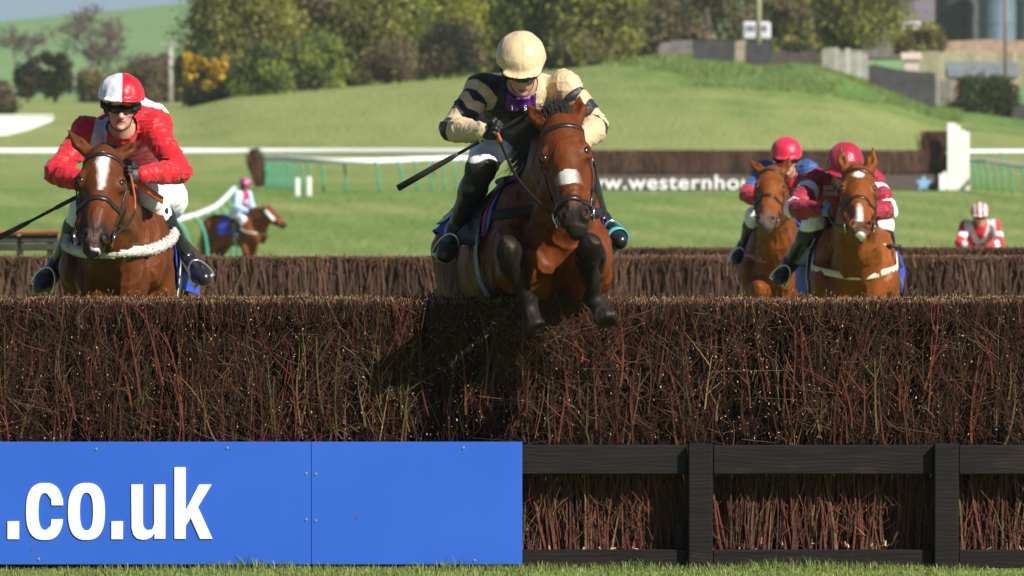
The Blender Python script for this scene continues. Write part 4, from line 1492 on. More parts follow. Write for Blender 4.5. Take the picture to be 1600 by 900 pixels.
def twigs(r, n, x0, x1, ylo, yhi, zlo, zhi, Lr, rad, lean, K=5, cols=None, curve=.06, xs=None):
    x = r.uniform(x0, x1, n) if xs is None else xs
    y = ylo + (yhi - ylo) * r.random(n)
    z = r.uniform(zlo, zhi, n)
    L = r.uniform(*Lr, n)
    a = r.normal(0, lean, n); bta = r.normal(0, lean * .35, n)
    d = np.stack([np.sin(a), np.sin(bta), np.cos(a)], 1)
    t = np.linspace(0, 1, K)
    c1 = r.normal(0, curve, (n, 1)); c2 = r.normal(0, curve * .7, (n, 1)); ph = r.uniform(0, 6, (n, 1))
    off = np.sin(t[None] * 3.3 + ph) - np.sin(ph)
    p = np.stack([x, y, z], 1)[:, None] + d[:, None] * (t[None] * L[:, None])[..., None]
    p[..., 0] += c1 * off * L[:, None]; p[..., 1] += c2 * off * L[:, None] * .3
    rd = r.uniform(rad[0], rad[1], n)[:, None] * np.linspace(1, .55, K)[None]
    if cols is None: cols = TWIG[r.choice(len(TWIG), n, p=TWP)]
    cols = cols * r.uniform(.7, 1.3, (n, 1))
    return p, rd, cols

def near_fence():
    r = np.random.default_rng(21)
    X0, X1, Y0 = -4.6, 4.6, 50.0
    root = thing('brush_fence', (0, Y0, 0), 'nearest tall birch steeplechase fence with black timber rails', 'fence')
    xs_ = lambda px: (px - 800) * 50 / F
    top = lambda x: 1.357 + .0022 * (x + 2.6) + .010 * vnoise(np.stack([x * 1.3, x * 0, x * 0 + 2], -1))
    mb = MB(); mb.bbox((X0, Y0 + .17, .05), (X1, Y0 + .62, 1.30), (.006, .004, .004))  # near-black block standing in for shade deep in the brush
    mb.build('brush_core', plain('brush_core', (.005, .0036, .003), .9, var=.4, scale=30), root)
    mb = MB()
    def clip(p, x_):
        p[..., 2] = np.minimum(p[..., 2], top(p[..., 0]) + r.uniform(-.02, .012, p.shape[:1])[:, None])
        return p
    # bundles: twigs gather in uneven sheaves
    def gaps(p, rd, co, thr=.04):
        f = vnoise(np.stack([p[:, 2, 0] * 6.5, p[:, 2, 0] * 0, p[:, 2, 2] * 3.2], -1)) + .6 * vnoise(np.stack([p[:, 2, 0] * 15, p[:, 2, 0] * 0 + 3, p[:, 2, 2] * 6], -1))
        k = (f < thr) | (r.random(len(p)) < .14)
        return p[k], rd[k], co[k]
    def sheaf(n):
        c = r.uniform(X0, X1, 300)
        return np.clip(c[r.integers(0, 300, n)] + r.normal(0, .03, n), X0, X1)
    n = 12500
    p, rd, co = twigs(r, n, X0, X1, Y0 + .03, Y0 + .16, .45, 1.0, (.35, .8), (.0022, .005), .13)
    mb.tubes(clip(p, 0), rd, 3, co * .22)  # rear twigs darkened: shade in the gaps put into their colour
    n = 12000
    p, rd, co = twigs(r, n, X0, X1, Y0 - .03, Y0 + .09, .56, 1.12, (.16, .55), (.0014, .0038), .2, xs=sheaf(n), curve=.09)
    p, rd, co = gaps(p, rd, co)
    mb.tubes(clip(p, 0), rd, 3, co * .80)
    n = 36000                                                   # fine side spray
    p, rd, co = twigs(r, n, X0, X1, Y0 - .05, Y0 + .10, .58, 1.30, (.03, .15), (.0008, .0018), .5, 5, curve=.3)
    p, rd, co = gaps(p, rd, co, .12)
    mb.tubes(clip(p, 0), rd, 3, co * .62)
    n = 700                                                    # strays going across
    p, rd, co = twigs(r, n, X0, X1, Y0 - .06, Y0 + .0, .64, 1.3, (.04, .16), (.0009, .002), .9, 7, curve=.4)
    co = np.array([.13, .085, .065]) * r.uniform(.3, 1.5, (n, 1))
    mb.tubes(clip(p, 0), rd, 3, co)
    n = 360                                                     # stout red and olive stems at the face
    p, rd, co = twigs(r, n, X0, X1, Y0 - .05, Y0 + .0, .5, .95, (.12, .55), (.0026, .0078), .11, 8, curve=.05)
    pick = r.random(n)
    co = np.where(pick[:, None] < .62, np.array([.108, .034, .022]), np.where(pick[:, None] < .85, np.array([.085, .070, .026]), np.array([.17, .11, .055]))) * r.uniform(.4, 1.3, (n, 1))
    mb.tubes(clip(p, 0), rd, 5, co)
    m_ = 900                                                    # forks springing from them
    j = r.integers(0, len(p), m_); t_ = r.uniform(.2, .9, m_) * (p.shape[1] - 1)
    i0 = np.minimum(t_.astype(int), p.shape[1] - 2); fr_ = (t_ - i0)[:, None]
    st = p[j, i0] * (1 - fr_) + p[j, i0 + 1] * fr_
    sg = np.where(r.random(m_) < .5, -1, 1) * r.uniform(.25, .9, m_)
    dd = unit(np.stack([np.sin(sg), r.normal(-.1, .2, m_), np.cos(sg)], 1)); Lf = r.uniform(.06, .24, m_)
    tt = np.linspace(0, 1, 6); bendv = r.normal(0, .18, (m_, 1))
    pf = st[:, None] + dd[:, None] * (tt[None] * Lf[:, None])[..., None]
    pf[..., 0] += bendv * (tt ** 2)[None] * Lf[:, None]
    mb.tubes(clip(pf, 0), rd[j, 3][:, None] * np.linspace(.7, .25, 6)[None], 4, co[j] * r.uniform(.7, 1.4, (m_, 1)))
    n = 4200                                                    # curling tangle of fine ends
    pc, rc, cc_ = twigs(r, n, X0, X1, Y0 - .065, Y0 + .03, .62, 1.3, (.05, .20), (.0008, .0019), .8, 9, curve=.42)
    pc, rc, cc_ = gaps(pc, rc, cc_, .15)
    mb.tubes(clip(pc, 0), rc, 3, (cc_ * .5 + np.array([.07, .045, .03]) * .6) * r.uniform(.3, 1.9, (len(pc), 1)))
    n = 420                                                     # brush knocked loose under the jumping horse
    pl, rl, cl = twigs(r, n, xs_(812), xs_(968), Y0 - .16, Y0 - .02, 1.02, 1.34, (.08, .34), (.0009, .0024), .7, 8, curve=.3)
    mb.tubes(pl, rl, 3, cl * r.uniform(.6, 1.8, (n, 1)))
    # pale cut ends and flecks on the face, sunlit sparkle put into their colour
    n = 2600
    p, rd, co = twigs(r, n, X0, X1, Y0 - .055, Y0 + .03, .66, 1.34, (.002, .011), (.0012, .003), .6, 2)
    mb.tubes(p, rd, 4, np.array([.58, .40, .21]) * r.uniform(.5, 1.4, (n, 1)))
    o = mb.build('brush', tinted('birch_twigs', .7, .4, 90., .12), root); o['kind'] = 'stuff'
    # clipped crown of the fence: short tips standing all over its top
    mb = MB()
    n = 52000
    x = r.uniform(X0, X1, n); y = Y0 - .045 + r.random(n) ** 1.0 * .68
    L = r.uniform(.05, .14, n)
    tp = top(x) + r.normal(0, .009, n) - .02 * sstep(Y0 + .5, Y0 + .65, y)
    tall = r.random(n) < .012
    tp[tall] += r.uniform(.015, .05, tall.sum())
    d = np.stack([r.normal(0, .25, n), r.normal(0, .22, n), np.ones(n)], 1)
    e = np.stack([x, y, tp], 1); b = e - d * L[:, None]
    p = np.stack([b, b + (e - b) * .82 + r.normal(0, .004, (n, 3)), e], 1)
    c0 = TWIG[r.choice(len(TWIG), n, p=TWP)] * r.uniform(.35, 1.0, (n, 1))
    ce = np.where(r.random((n, 1)) < .55, np.array([.34, .22, .12]), c0 * 1.4) * r.uniform(.6, 1.35, (n, 1))  # paler tip colour stands for the sunlit rim along the top
    cc = np.stack([c0, c0 * 1.1, ce], 1)
    mb.tubes(p, np.stack([r.uniform(.0008, .0023, n)] * 3, 1), 3, cc)
    o = mb.build('brush_top', tinted('birch_twigs'), root); o['kind'] = 'stuff'
    # stems seen between the rails
    mb = MB()
    n = 3400
    p, rd, co = twigs(r, n, X0, X1, Y0 - .02, Y0 + .14, .03, .10, (.36, .55), (.003, .0085), .11, 6, curve=.03)
    pick = r.random((n, 1))
    co = np.where(pick < .5, np.array([.125, .040, .030]), np.where(pick < .85, np.array([.085, .045, .034]), np.array([.13, .09, .05]))) * r.uniform(.6, 1.4, (n, 1))
    mb.tubes(p, rd, 5, co)
    n = 4200
    p, rd, co = twigs(r, n, X0, X1, Y0 - .05, Y0 + .08, .06, .42, (.06, .26), (.0012, .003), .5, 5, curve=.1)
    mb.tubes(p, rd, 3, co * 1.5)
    n = 320
    p, rd, co = twigs(r, n, X0, X1, Y0 - .05, Y0 + .05, .07, .13, (.01, .035), (.003, .008), .8, 2)
    mb.tubes(p, rd, 4, np.array([.45, .32, .18]) * r.uniform(.6, 1.3, (n, 1)))
    o = mb.build('stems', tinted('birch_twigs'), root); o['kind'] = 'stuff'
    # timber
    m, nt, b = nodes_of('black_timber'); b.inputs['Specular IOR Level'].default_value = .16
    g1 = noise_node(nt, 5, 6, .65, stretch=(.5, 4, 9)); g2 = noise_node(nt, 3.2, 3, .5, stretch=(1, 1, 2.2))
    wv = N(nt, 'ShaderNodeTexWave'); wv.bands_direction = 'Z'; wv.inputs['Scale'].default_value = 14; wv.inputs['Distortion'].default_value = 11; wv.inputs['Detail'].default_value = 3; wv.inputs['Detail Scale'].default_value = .8
    tc = N(nt, 'ShaderNodeTexCoord'); mp = N(nt, 'ShaderNodeMapping'); mp.inputs['Scale'].default_value = (.35, 1, 1); nt.links.new(tc.outputs['Object'], mp.inputs[0]); nt.links.new(mp.outputs[0], wv.inputs[0])
    c = mixc(nt, ramp(nt, g1.outputs[0], .3, .75), (.010, .0085, .008), (.022, .0178, .0165))
    c = mixc(nt, ramp(nt, wv.outputs['Fac'], .6, 1, 0, .28), c, (.007, .0065, .0065))
    c = mixc(nt, ramp(nt, g2.outputs[0], .62, .75, 0, .7), c, (.036, .023, .018))
    nt.links.new(c, b.inputs['Base Color']); b.inputs['Roughness'].default_value = .55
    bump(nt, b, wv.outputs['Fac'], .0006)
    k = 50 / F
    def xs(px): return (px - 800) * k
    gap = 383 * k
    posts = [xs(1093.5) + gap * i for i in range(-5, 4)]
    rr = np.random.default_rng(5)
    pw = .124
    for i, x in enumerate(posts):
        MB().bevbox((x, Y0 - .135, .318), (pw, .125, .645 + rr.uniform(-.006, .012)), .006).build('post', m, root)
    for i in range(len(posts) - 1):
        a, b_ = posts[i] + pw / 2 + .003, posts[i + 1] - pw / 2 - .003
        dz = rr.uniform(-.004, .004)
        MB().bevbox(((a + b_) / 2, Y0 - .105, .556 + dz), (b_ - a, .075, .148), .005).build('top_rail', m, root)
        MB().bevbox(((a + b_) / 2, Y0 - .105, .052 + dz), (b_ - a, .07, .092), .005).build('bottom_rail', m, root)
    mb = MB(); mb.bevbox((xs(1062), Y0 - .075, .13), (.05, .04, .22), .004); mb.build('stake', m, root)
    return root
near_fence()

# ------------------------------------------------------------------ the blue advertising board
def stroke_poly(name, polys, y, depth, mat, parent):
    """filled outline shapes (outer and hole loops) as one extruded mesh"""
    cu = bpy.data.curves.new(name, 'CURVE'); cu.dimensions = '2D'; cu.fill_mode = 'BOTH'; cu.extrude = depth / 2
    for pl in polys:
        sp = cu.splines.new('POLY'); sp.points.add(len(pl) - 1)
        for q, (x, z) in zip(sp.points, pl): q.co = (x, z, 0, 1)
        sp.use_cyclic_u = True
    tmp = bpy.data.objects.new(name, cu); COL.objects.link(tmp)
    dg = bpy.context.evaluated_depsgraph_get(); dg.update()
    me = bpy.data.meshes.new_from_object(tmp.evaluated_get(dg))
    bpy.data.objects.remove(tmp); bpy.data.curves.remove(cu)
    n = len(me.vertices); co = np.zeros(n * 3, np.float32); me.vertices.foreach_get('co', co); co = co.reshape(-1, 3)
    V = np.stack([co[:, 0], y - co[:, 2], co[:, 1]], 1) - ORG[parent.name]
    me.vertices.foreach_set('co', V.astype(np.float32).ravel()); me.update()
    me.name = name
    o = bpy.data.objects.new(name, me); COL.objects.link(o); o.parent = parent; me.materials.clear(); me.materials.append(mat)
    ORG[o.name] = ORG[parent.name]
    return o
def arc(cx, cy, rx, ry, a0, a1, n=18, p=2.0):
    out = []
    for t in np.linspace(math.radians(a0), math.radians(a1), n):
        c, s = math.cos(t), math.sin(t)
        out.append((cx + rx * math.copysign(abs(c) ** (2 / p), c), cy + ry * math.copysign(abs(s) ** (2 / p), s)))
    return out

def board():
    Yb = 49.795
    k = Yb / F
    X = lambda px: (px - 800) * k
    Z = lambda py: CAMZ - (py - 195.0) * k
    root = thing('advertising_board', (X(400), Yb, 0), 'bright blue board lettered .co.uk on the near fence', 'sign')
    m, nt, b = nodes_of('board_blue')
    n1 = noise_node(nt, 1.1, 4, .6); n2 = noise_node(nt, 45, 3, .6, stretch=(1, 1, .25))
    c = mixc(nt, ramp(nt, n1.outputs[0], .3, .7), (.020, .100, .50), (.028, .116, .55))
    c = mixc(nt, ramp(nt, n2.outputs[0], .6, .82, 0, .3), c, (.07, .13, .36))
    nt.links.new(c, b.inputs['Base Color']); b.inputs['Roughness'].default_value = .42
    seam = X(486)
    x0 = X(-560)
    for a, b_ in ((x0, seam - .0012), (seam + .0012, X(816))):
        mb = MB().bevbox(((a + b_) / 2, Yb + .009, (Z(690.5) + Z(882.5)) / 2), (b_ - a, .018, Z(690.5) - Z(882.5)), .0018)
        mb.build('panel', m, root)
    # letters, drawn in picture pixels from the board's own left end: '.', 'c', 'o', '.', 'u', 'k'
    sc = 830 / 1600.0
    def zx(x, y): return (X(x * sc), Z(660 + y * sc))
    wm = plain('board_white', (.82, .82, .82), .5, var=.03)
    def mk(loops): return stroke_poly('letter', [[zx(x, y) for x, y in lp] for lp in loops], Yb - .0035, .005, wm, root)
    mk([[(22, 298), (57, 298), (57, 352), (22, 352)]])
    # c
    co = arc(134, 268.5, 57, 86, 12, 90, 9, 2.5)[::1]
    outer = [(190, 250), (189, 232)] + [(x, 537 - y) for x, y in arc(134, 268.5, 56, 86, 25, 180, 20, 2.6)] + [(x, 537 - y) for x, y in arc(134, 268.5, 56, 86, 180, 340, 20, 2.6)] + [(189, 292)]
    inner = [(154, 292), (152, 312)] + [(x, 537 - y) for x, y in arc(134, 268.5, 19, 56, 300, 180, 12, 2.4)] + [(x, 537 - y) for x, y in arc(134, 268.5, 19, 56, 180, 55, 12, 2.4)] + [(154, 232), (155, 250)]
    mk([outer + inner])
    mk([arc(260, 268.5, 55.5, 86, 0, 350, 44, 2.6), arc(260, 268.5, 20, 57, 0, 350, 36, 2.5)])
    mk([[(335, 298), (370, 298), (370, 352), (335, 352)]])
    # u
    mk([[(395, 187), (430, 187), (430, 300)] + [(x, y) for x, y in arc(446, 302, 16, 23, 180, 90, 8)][1:] + [(458, 322), (464, 306), (464, 187), (498, 187), (498, 351), (465, 351), (465, 334), (456, 346), (444, 352), (430, 354), (412, 350), (401, 338), (396, 318)]])
    # k
    mk([[(525, 135), (559, 135), (559, 265), (599, 187), (637, 187), (596, 255), (640, 351), (602, 351), (574, 288), (559, 312), (559, 351), (525, 351)]])
    sm = plain('screw_zinc', (.5, .5, .5), .35, .8, .1)
    dm = plain('scuff_dark', (.05, .09, .22), .8, var=.1)
    for (x, y) in ((355, 700), (478, 740), (493, 741), (478, 812), (493, 814), (724, 700), (741, 876), (150, 702), (60, 874)):
        t = MB(); c_ = (X(x), Yb - .0005, Z(y)); a = np.arange(10) * 2 * math.pi / 10
        V = [(c_[0] + .0075 * math.cos(q), c_[1], c_[2] + .0075 * math.sin(q)) for q in a] + [(c_[0] + .005 * math.cos(q), c_[1] - .004, c_[2] + .005 * math.sin(q)) for q in a]
        t.add(V, [[[i, (i + 1) % 10, 10 + (i + 1) % 10, 10 + i] for i in range(10)], [list(range(10, 20))]])
        t.build('screw', sm, root)
    for (x, y, r_) in ((50, 859, .010), (557, 808, .012)):
        t = MB(); a = np.arange(12) * 2 * math.pi / 12
        V = [(X(x) + r_ * math.cos(q), Yb - .0012, Z(y) + r_ * .9 * math.sin(q)) for q in a] + [(X(x) + r_ * math.cos(q), Yb + .004, Z(y) + r_ * .9 * math.sin(q)) for q in a]
        t.add(V, [[list(range(12))[::-1]], [[i, (i + 1) % 12, 12 + (i + 1) % 12, 12 + i] for i in range(12)]])
        t.build('mud_spot', dm, root)
board()

# ------------------------------------------------------------------ the fences farther off
def far_fence(name, label, x0, x1, Y, depth, top, bottom, n, seed, colk=1.0, rail=None, extra=None, th=(.004, .010)):
    r = np.random.default_rng(seed)
    g = float(tz((x0 + x1) / 2, Y))
    root = thing(name, ((x0 + x1) / 2, Y, g), label, 'fence', None)
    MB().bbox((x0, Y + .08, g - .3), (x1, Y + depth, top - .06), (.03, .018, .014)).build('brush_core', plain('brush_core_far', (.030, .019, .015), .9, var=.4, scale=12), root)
    mb = MB()
    p, rd, co = twigs(r, n, x0, x1, Y - .02, Y + .10, bottom, top - .25 * (top - bottom), (.3 * (top - bottom), .85 * (top - bottom)), th, .1, 4, curve=.04)
    sh = 1 + .5 * vnoise(np.stack([p[:, 0, 0] * 2.2, p[:, 0, 0] * 0, p[:, 0, 2] * .8], -1))
    p[..., 2] = np.minimum(p[..., 2], top + r.uniform(-.02, .01, (n, 1)))
    co = co * .3 + np.array([.056, .034, .026]) * .7 * r.uniform(.7, 1.3, (n, 1))
    mb.tubes(p, rd, 3, co * colk * sh[:, None])
    m = n // 2
    x = r.uniform(x0, x1, m); y = Y - .02 + r.random(m) * depth
    e = np.stack([x, y, top + r.normal(0, .012, m)], 1); b = e - np.stack([r.normal(0, .04, m), r.normal(0, .03, m), r.uniform(.08, .2, m)], 1)
    co = (TWIG[r.choice(len(TWIG), m, p=TWP)] * .7 + np.array([.09, .05, .035])) * colk * r.uniform(.7, 1.3, (m, 1))
    mb.tubes(np.stack([b, e], 1), np.full((m, 2), th[0]), 3, co)
    o = mb.build('brush', tinted('birch_twigs'), root); o['kind'] = 'stuff'
    if rail: MB().bevbox(((x0 + x1) / 2, Y - .06, (rail[0] + rail[1]) / 2), (x1 - x0, .06, rail[1] - rail[0]), .01).build('rail', plain(*rail[2]), root)
    if extra: extra(root, g)
    return root
kk = lambda px, Y: (px - 800) * Y / F
zz = lambda py, Y: CAMZ - (py - 195) * Y / F
far_fence('brush_fence', 'long brown birch fence behind the racing horses, full width of the picture', kk(-700, 86), kk(2300, 86), 86., .8, zz(402, 86), -.25, 17000, 31, 1.5)
far_fence('brush_fence', 'greyer birch fence just behind the long brown one, its top showing at right', kk(905, 93), kk(2300, 93), 93., .7, zz(388, 93), -.3, 7000, 32, 1.35)

def guard_rail():
    Y = 99.
    g = float(tz(kk(40, Y), Y))
    root = thing('guard_fence', (kk(40, Y), Y, g), 'low dark guard fence with orange top pad, behind the left horse', 'fence')
    x0, x1 = kk(-420, Y), kk(96, Y)
    MB().bevbox(((x0 + x1) / 2, Y, zz(363, Y)), (x1 - x0, .10, .036), .014).build('top_pad', plain('orange_pad', (.30, .065, .022), .6, var=.4, scale=3), root)
    dm = plain('dark_boards', (.035, .03, .026), .75, var=.4, scale=4)
    for i in range(8):
        a = x0 + (x1 - x0) * i / 8; b = x0 + (x1 - x0) * (i + 1) / 8 - .03
        MB().bevbox(((a + b) / 2, Y + .03, zz(373, Y)), (b - a, .05, .085), .01).build('board', dm, root)
        MB().bevbox(((a + b) / 2, Y + .04, zz(386, Y)), (b - a, .05, .07), .01).build('board', dm, root)
    pm = plain('pale_stake', (.30, .24, .13), .7)
    zt = zz(366, Y)
    for px in (-380, -300, -220, -140, -60, 30, 78, 94):
        MB().bevbox((kk(px, Y), Y + .12, (g + zt) / 2), (.07, .07, zt - g), .012).build('post', pm, root)
    mb = MB(); r = np.random.default_rng(8)
    p, rd, co = twigs(r, 900, x0, x1, Y + .2, Y + .6, g, g + .3, (.2, .55), (.006, .012), .4, 4, cols=np.tile([.16, .15, .06], (900, 1)))
    mb.tubes(p, rd, 3, co); o = mb.build('straw', tinted('birch_twigs'), root); o['kind'] = 'stuff'
guard_rail()

# distant fence with its lettered board, raised end and white wing
def lettered_fence():
    Y = 340.
    def ex(root, g):
        bm = plain('board_brown', (.085, .062, .055), .7, var=.15, scale=2)
        x0, x1 = kk(884, Y), kk(1466, Y)
        MB().bevbox(((x0 + x1) / 2, Y - .2, (zz(273, Y) + zz(297.5, Y)) / 2), (x1 - x0, .05, zz(273, Y) - zz(297.5, Y)), .01).build('board', bm, root)
        cu = bpy.data.curves.new('t', 'FONT'); cu.body = 'www.westernhouse'; cu.size = 1.0; cu.extrude = .012; cu.offset = .018
        cu.space_character = 1.09
        tmp = bpy.data.objects.new('t', cu); COL.objects.link(tmp)
        dg = bpy.context.evaluated_depsgraph_get(); dg.update()
        me = bpy.data.meshes.new_from_object(tmp.evaluated_get(dg)); bpy.data.objects.remove(tmp)
        n = len(me.vertices); co = np.zeros(n * 3, np.float32); me.vertices.foreach_get('co', co); co = co.reshape(-1, 3)
        xa, xb = kk(887, Y), kk(1210, Y)
        sx = (xb - xa) / (co[:, 0].max() - co[:, 0].min())
        hgt = zz(274, Y) - zz(297, Y)
        sz = hgt / (co[:, 1].max() - co[:, 1].min())
        V = np.stack([xa + (co[:, 0] - co[:, 0].min()) * sx, Y - .24 - co[:, 2], zz(297, Y) + .02 + (co[:, 1] - co[:, 1].min()) * sz], 1)
        me.vertices.foreach_set('co', (V - ORG[root.name]).astype(np.float32).ravel()); me.update()
        o = bpy.data.objects.new('lettering', me); COL.objects.link(o); o.parent = root
        me.materials.clear(); me.materials.append(plain('board_white', (.82, .82, .82), .5, var=.03)); me.name = 'lettering'
        c = np.array([kk(1443, Y), zz(286.5, Y)]); R_ = .30
        pts = [(c[0] + (R_ if i % 2 == 0 else R_ * .5) * math.cos(math.pi / 2 + i * math.pi / 5), c[1] + (R_ if i % 2 == 0 else R_ * .5) * math.sin(math.pi / 2 + i * math.pi / 5)) for i in range(10)]
        MB().prism(pts, Y - .25, Y - .228).build('star', plain('star_blue', (.22, .42, .66), .6, var=.05), root)
        # raised end block
        r = np.random.default_rng(9)
        xa, xb = kk(1446, Y), kk(1481, Y)
        mb = MB(); mb.bbox((xa + .04, Y, zz(297, Y)), (xb - .04, Y + .8, zz(207, Y)), (.05, .035, .028))
        p, rd, co = twigs(r, 1500, xa, xb, Y - .06, Y + .86, zz(297, Y), zz(235, Y), (.4, 1.3), (.012, .03), .1, 4)
        p[..., 2] = np.minimum(p[..., 2], zz(205, Y) + r.uniform(-.05, .02, (1500, 1)))
        mb.tubes(p, rd, 3, co * 1.3); o = mb.build('end_block', tinted('birch_twigs'), root); o['kind'] = 'stuff'
    far_fence('brush_fence', 'distant birch fence with white web address and blue star on its base board', kk(880, Y), kk(1482, Y), Y, .8, zz(235, Y), zz(274, Y), 9500, 33, 1.6, None, ex, (.008, .018))
    wing = thing('fence_wing', (kk(1490, Y), Y - .6, 0), 'white slatted wing panel at the end of the distant lettered fence', 'fence wing')
    wm = plain('white_plastic', (.80, .80, .78), .5, var=.05)
    edges = [(1466, 272), (1472, 268), (1479, 192), (1486, 192), (1493, 196), (1500, 203), (1507, 206)]
    for i, (px, py) in enumerate(edges):
        a, b = kk(px, Y), kk(px + 6.2, Y)
        zt = zz(py, Y)
        MB().bevbox(((a + b) / 2, Y - .6 + .02 * (i % 2), zt / 2), (b - a, .04, zt), .01).build('slat', wm, wing)
    for z in (.5, 1.3):
        MB().bevbox((kk(1493, Y), Y - .54, z), (kk(1512, Y) - kk(1478, Y), .05, .09), .01).build('rail', wm, wing)
lettered_fence()

# ------------------------------------------------------------------ running rails
def running_rail(label, pts, height, spacing, n_skip=(), col=(.82, .82, .80), bend=.28, rr=.055, base=None):
    """white tube on curved green legs; pts are (X, Y) on the ground, heights per point"""
    pts = np.array(pts, float)
    path = catmull(pts, 10) if len(pts) > 2 else densify(pts, 1.5)
    hh = height
    g = tz(path[:, 0], path[:, 1])
    root = thing('running_rail', (path[0, 0], path[0, 1], g[0]), label, 'rail', 'white running rails on curved green legs')
    R3 = np.stack([path[:, 0], path[:, 1], g + hh], 1)
    R3[:, 2] += vnoise(R3 * 1.7) * .018
    MB().tube(R3, rr, 8).build('rail', plain('white_plastic', (.80, .80, .78), .5, var=.05), root, True)
    L = np.concatenate([[0], np.cumsum(np.linalg.norm(np.diff(path, axis=0), axis=1))])
    gm = plain('green_plastic', (.045, .30, .19), .45, var=.2, scale=3)
    k = 0
    for s in np.arange(spacing * .4, L[-1], spacing):
        x = np.interp(s, L, path[:, 0]); y = np.interp(s, L, path[:, 1])
        d = unit(np.array([np.interp(s + .1, L, path[:, 0]) - np.interp(s - .1, L, path[:, 0]), np.interp(s + .1, L, path[:, 1]) - np.interp(s - .1, L, path[:, 1])]))
        sd = np.array([abs(d[1]) + .35, -d[0] * np.sign(d[1] + 1e-6)]); sd = unit(sd)
        gz = float(tz(x, y))
        t = np.linspace(0, 1, 9)
        off = bend * (1 - t ** 2.6)
        pp = np.stack([x + sd[0] * off, y + sd[1] * off, gz - .05 + (hh + .05) * np.sin(t * math.pi / 2) ** .9], 1)
        MB().tube(pp, .040, 6).build('post', gm, root, True)
        k += 1
    return root
XY = lambda px, Y: (kk(px, Y), Y)
running_rail('long straight white rail crossing the far turf on the left', [XY(-700, 462), XY(0, 462), XY(400, 462), XY(860, 455)], zz(237, 462) - float(tz(0, 462)), 9.6, rr=.16)
running_rail('white rail curving in from the centre to the brush post, legs bunched at one end', [XY(402, 352), XY(425, 346), XY(470, 338), XY(560, 336), XY(640, 338), XY(760, 345)], 1.08, 1.15, rr=.11)
running_rail('short white rail on tall green legs beside the small standing horse', [XY(180, 196), XY(240, 202), XY(285, 210), XY(318, 224), XY(350, 246), XY(366, 262)], 1.58, 7.5, bend=.40, rr=.075)
running_rail('upper white rail running off to the right from the white wing', [XY(1508, 372), XY(1560, 372), XY(1640, 372), XY(1900, 372)], zz(238, 372) - float(tz(18, 372)), 3.4, rr=.11)
running_rail('lower white rail with green legs right of the white wing', [XY(1508, 348), XY(1540, 340), XY(1600, 330), XY(1760, 318)], 1.0, 2.6, rr=.08)

def brush_post():
    Y = 338.
    root_loc = np.array([kk(402, Y), Y, float(tz(kk(402, Y), Y))])
    r = np.random.default_rng(12)
    mb = MB()
    a, b = P(397, 232, Y), P(406, 292, Y)
    mb.tube([b, b + (a - b) * .3, b + (a - b) * .7, a], [.12, .15, .18, .16], 10, (.05, .033, .027))
    p, rd, co = twigs(r, 500, -.19, .19, -.19, .19, 0, .6, (.4, .8), (.012, .025), .05, 4)
    H = a[2] - b[2]
    p[..., 2] = np.clip(p[..., 2], 0, H + .02)
    p[..., 0] += b[0] + (a[0] - b[0]) * p[..., 2] / H; p[..., 1] += Y; p[..., 2] += b[2]
    mb.tubes(p, rd, 3, co * 1.3)
    o = mb.build('brush_post', tinted('birch_twigs'), None, base=root_loc)
    tag(o, 'leaning brown birch post at the left end of the curved rail', 'post')
brush_post()
for px, h_, lb in ((465, .62, 'small white marker peg under the curved rail, nearer the brush post'), (483, .66, 'slightly taller white marker peg, to the right of the other')):
    Y = 330.; g = float(tz(kk(px, Y), Y))
    mb = MB().bevbox((kk(px, Y), Y, g + h_ / 2), (.16, .05, h_), .02)
    mb.box((kk(px, Y), Y, g - .05), (.05, .05, .2))
    o = mb.build('marker_peg', plain('white_plastic', (.80, .80, .78), .5), None, base=(kk(px, Y), Y, g)); tag(o, lb, 'marker', 'white marker pegs')

# white barrier at the far left
def tarpaulin():
    Y = 517.
    root = thing('white_barrier', (kk(0, Y), Y, float(tz(kk(0, Y), Y))), 'solid white plastic barrier beside the track at far left', 'barrier')
    wm = plain('white_plastic', (.80, .80, .78), .5)
    out = [(-280, 182), (-120, 183), (20, 182.5), (60, 183), (86, 184), (80, 190), (46, 203), (10, 212), (-280, 217)]
    MB().prism([(kk(a, Y), zz(b, Y)) for a, b in out][::-1], Y, Y + .12).build('panel', wm, root)
    MB().bevbox(((kk(-280, Y) + kk(84, Y)) / 2, Y + .06, zz(182, Y) + .05), (kk(84, Y) - kk(-280, Y), .2, .1), .03).build('top_rail', wm, root)
tarpaulin()
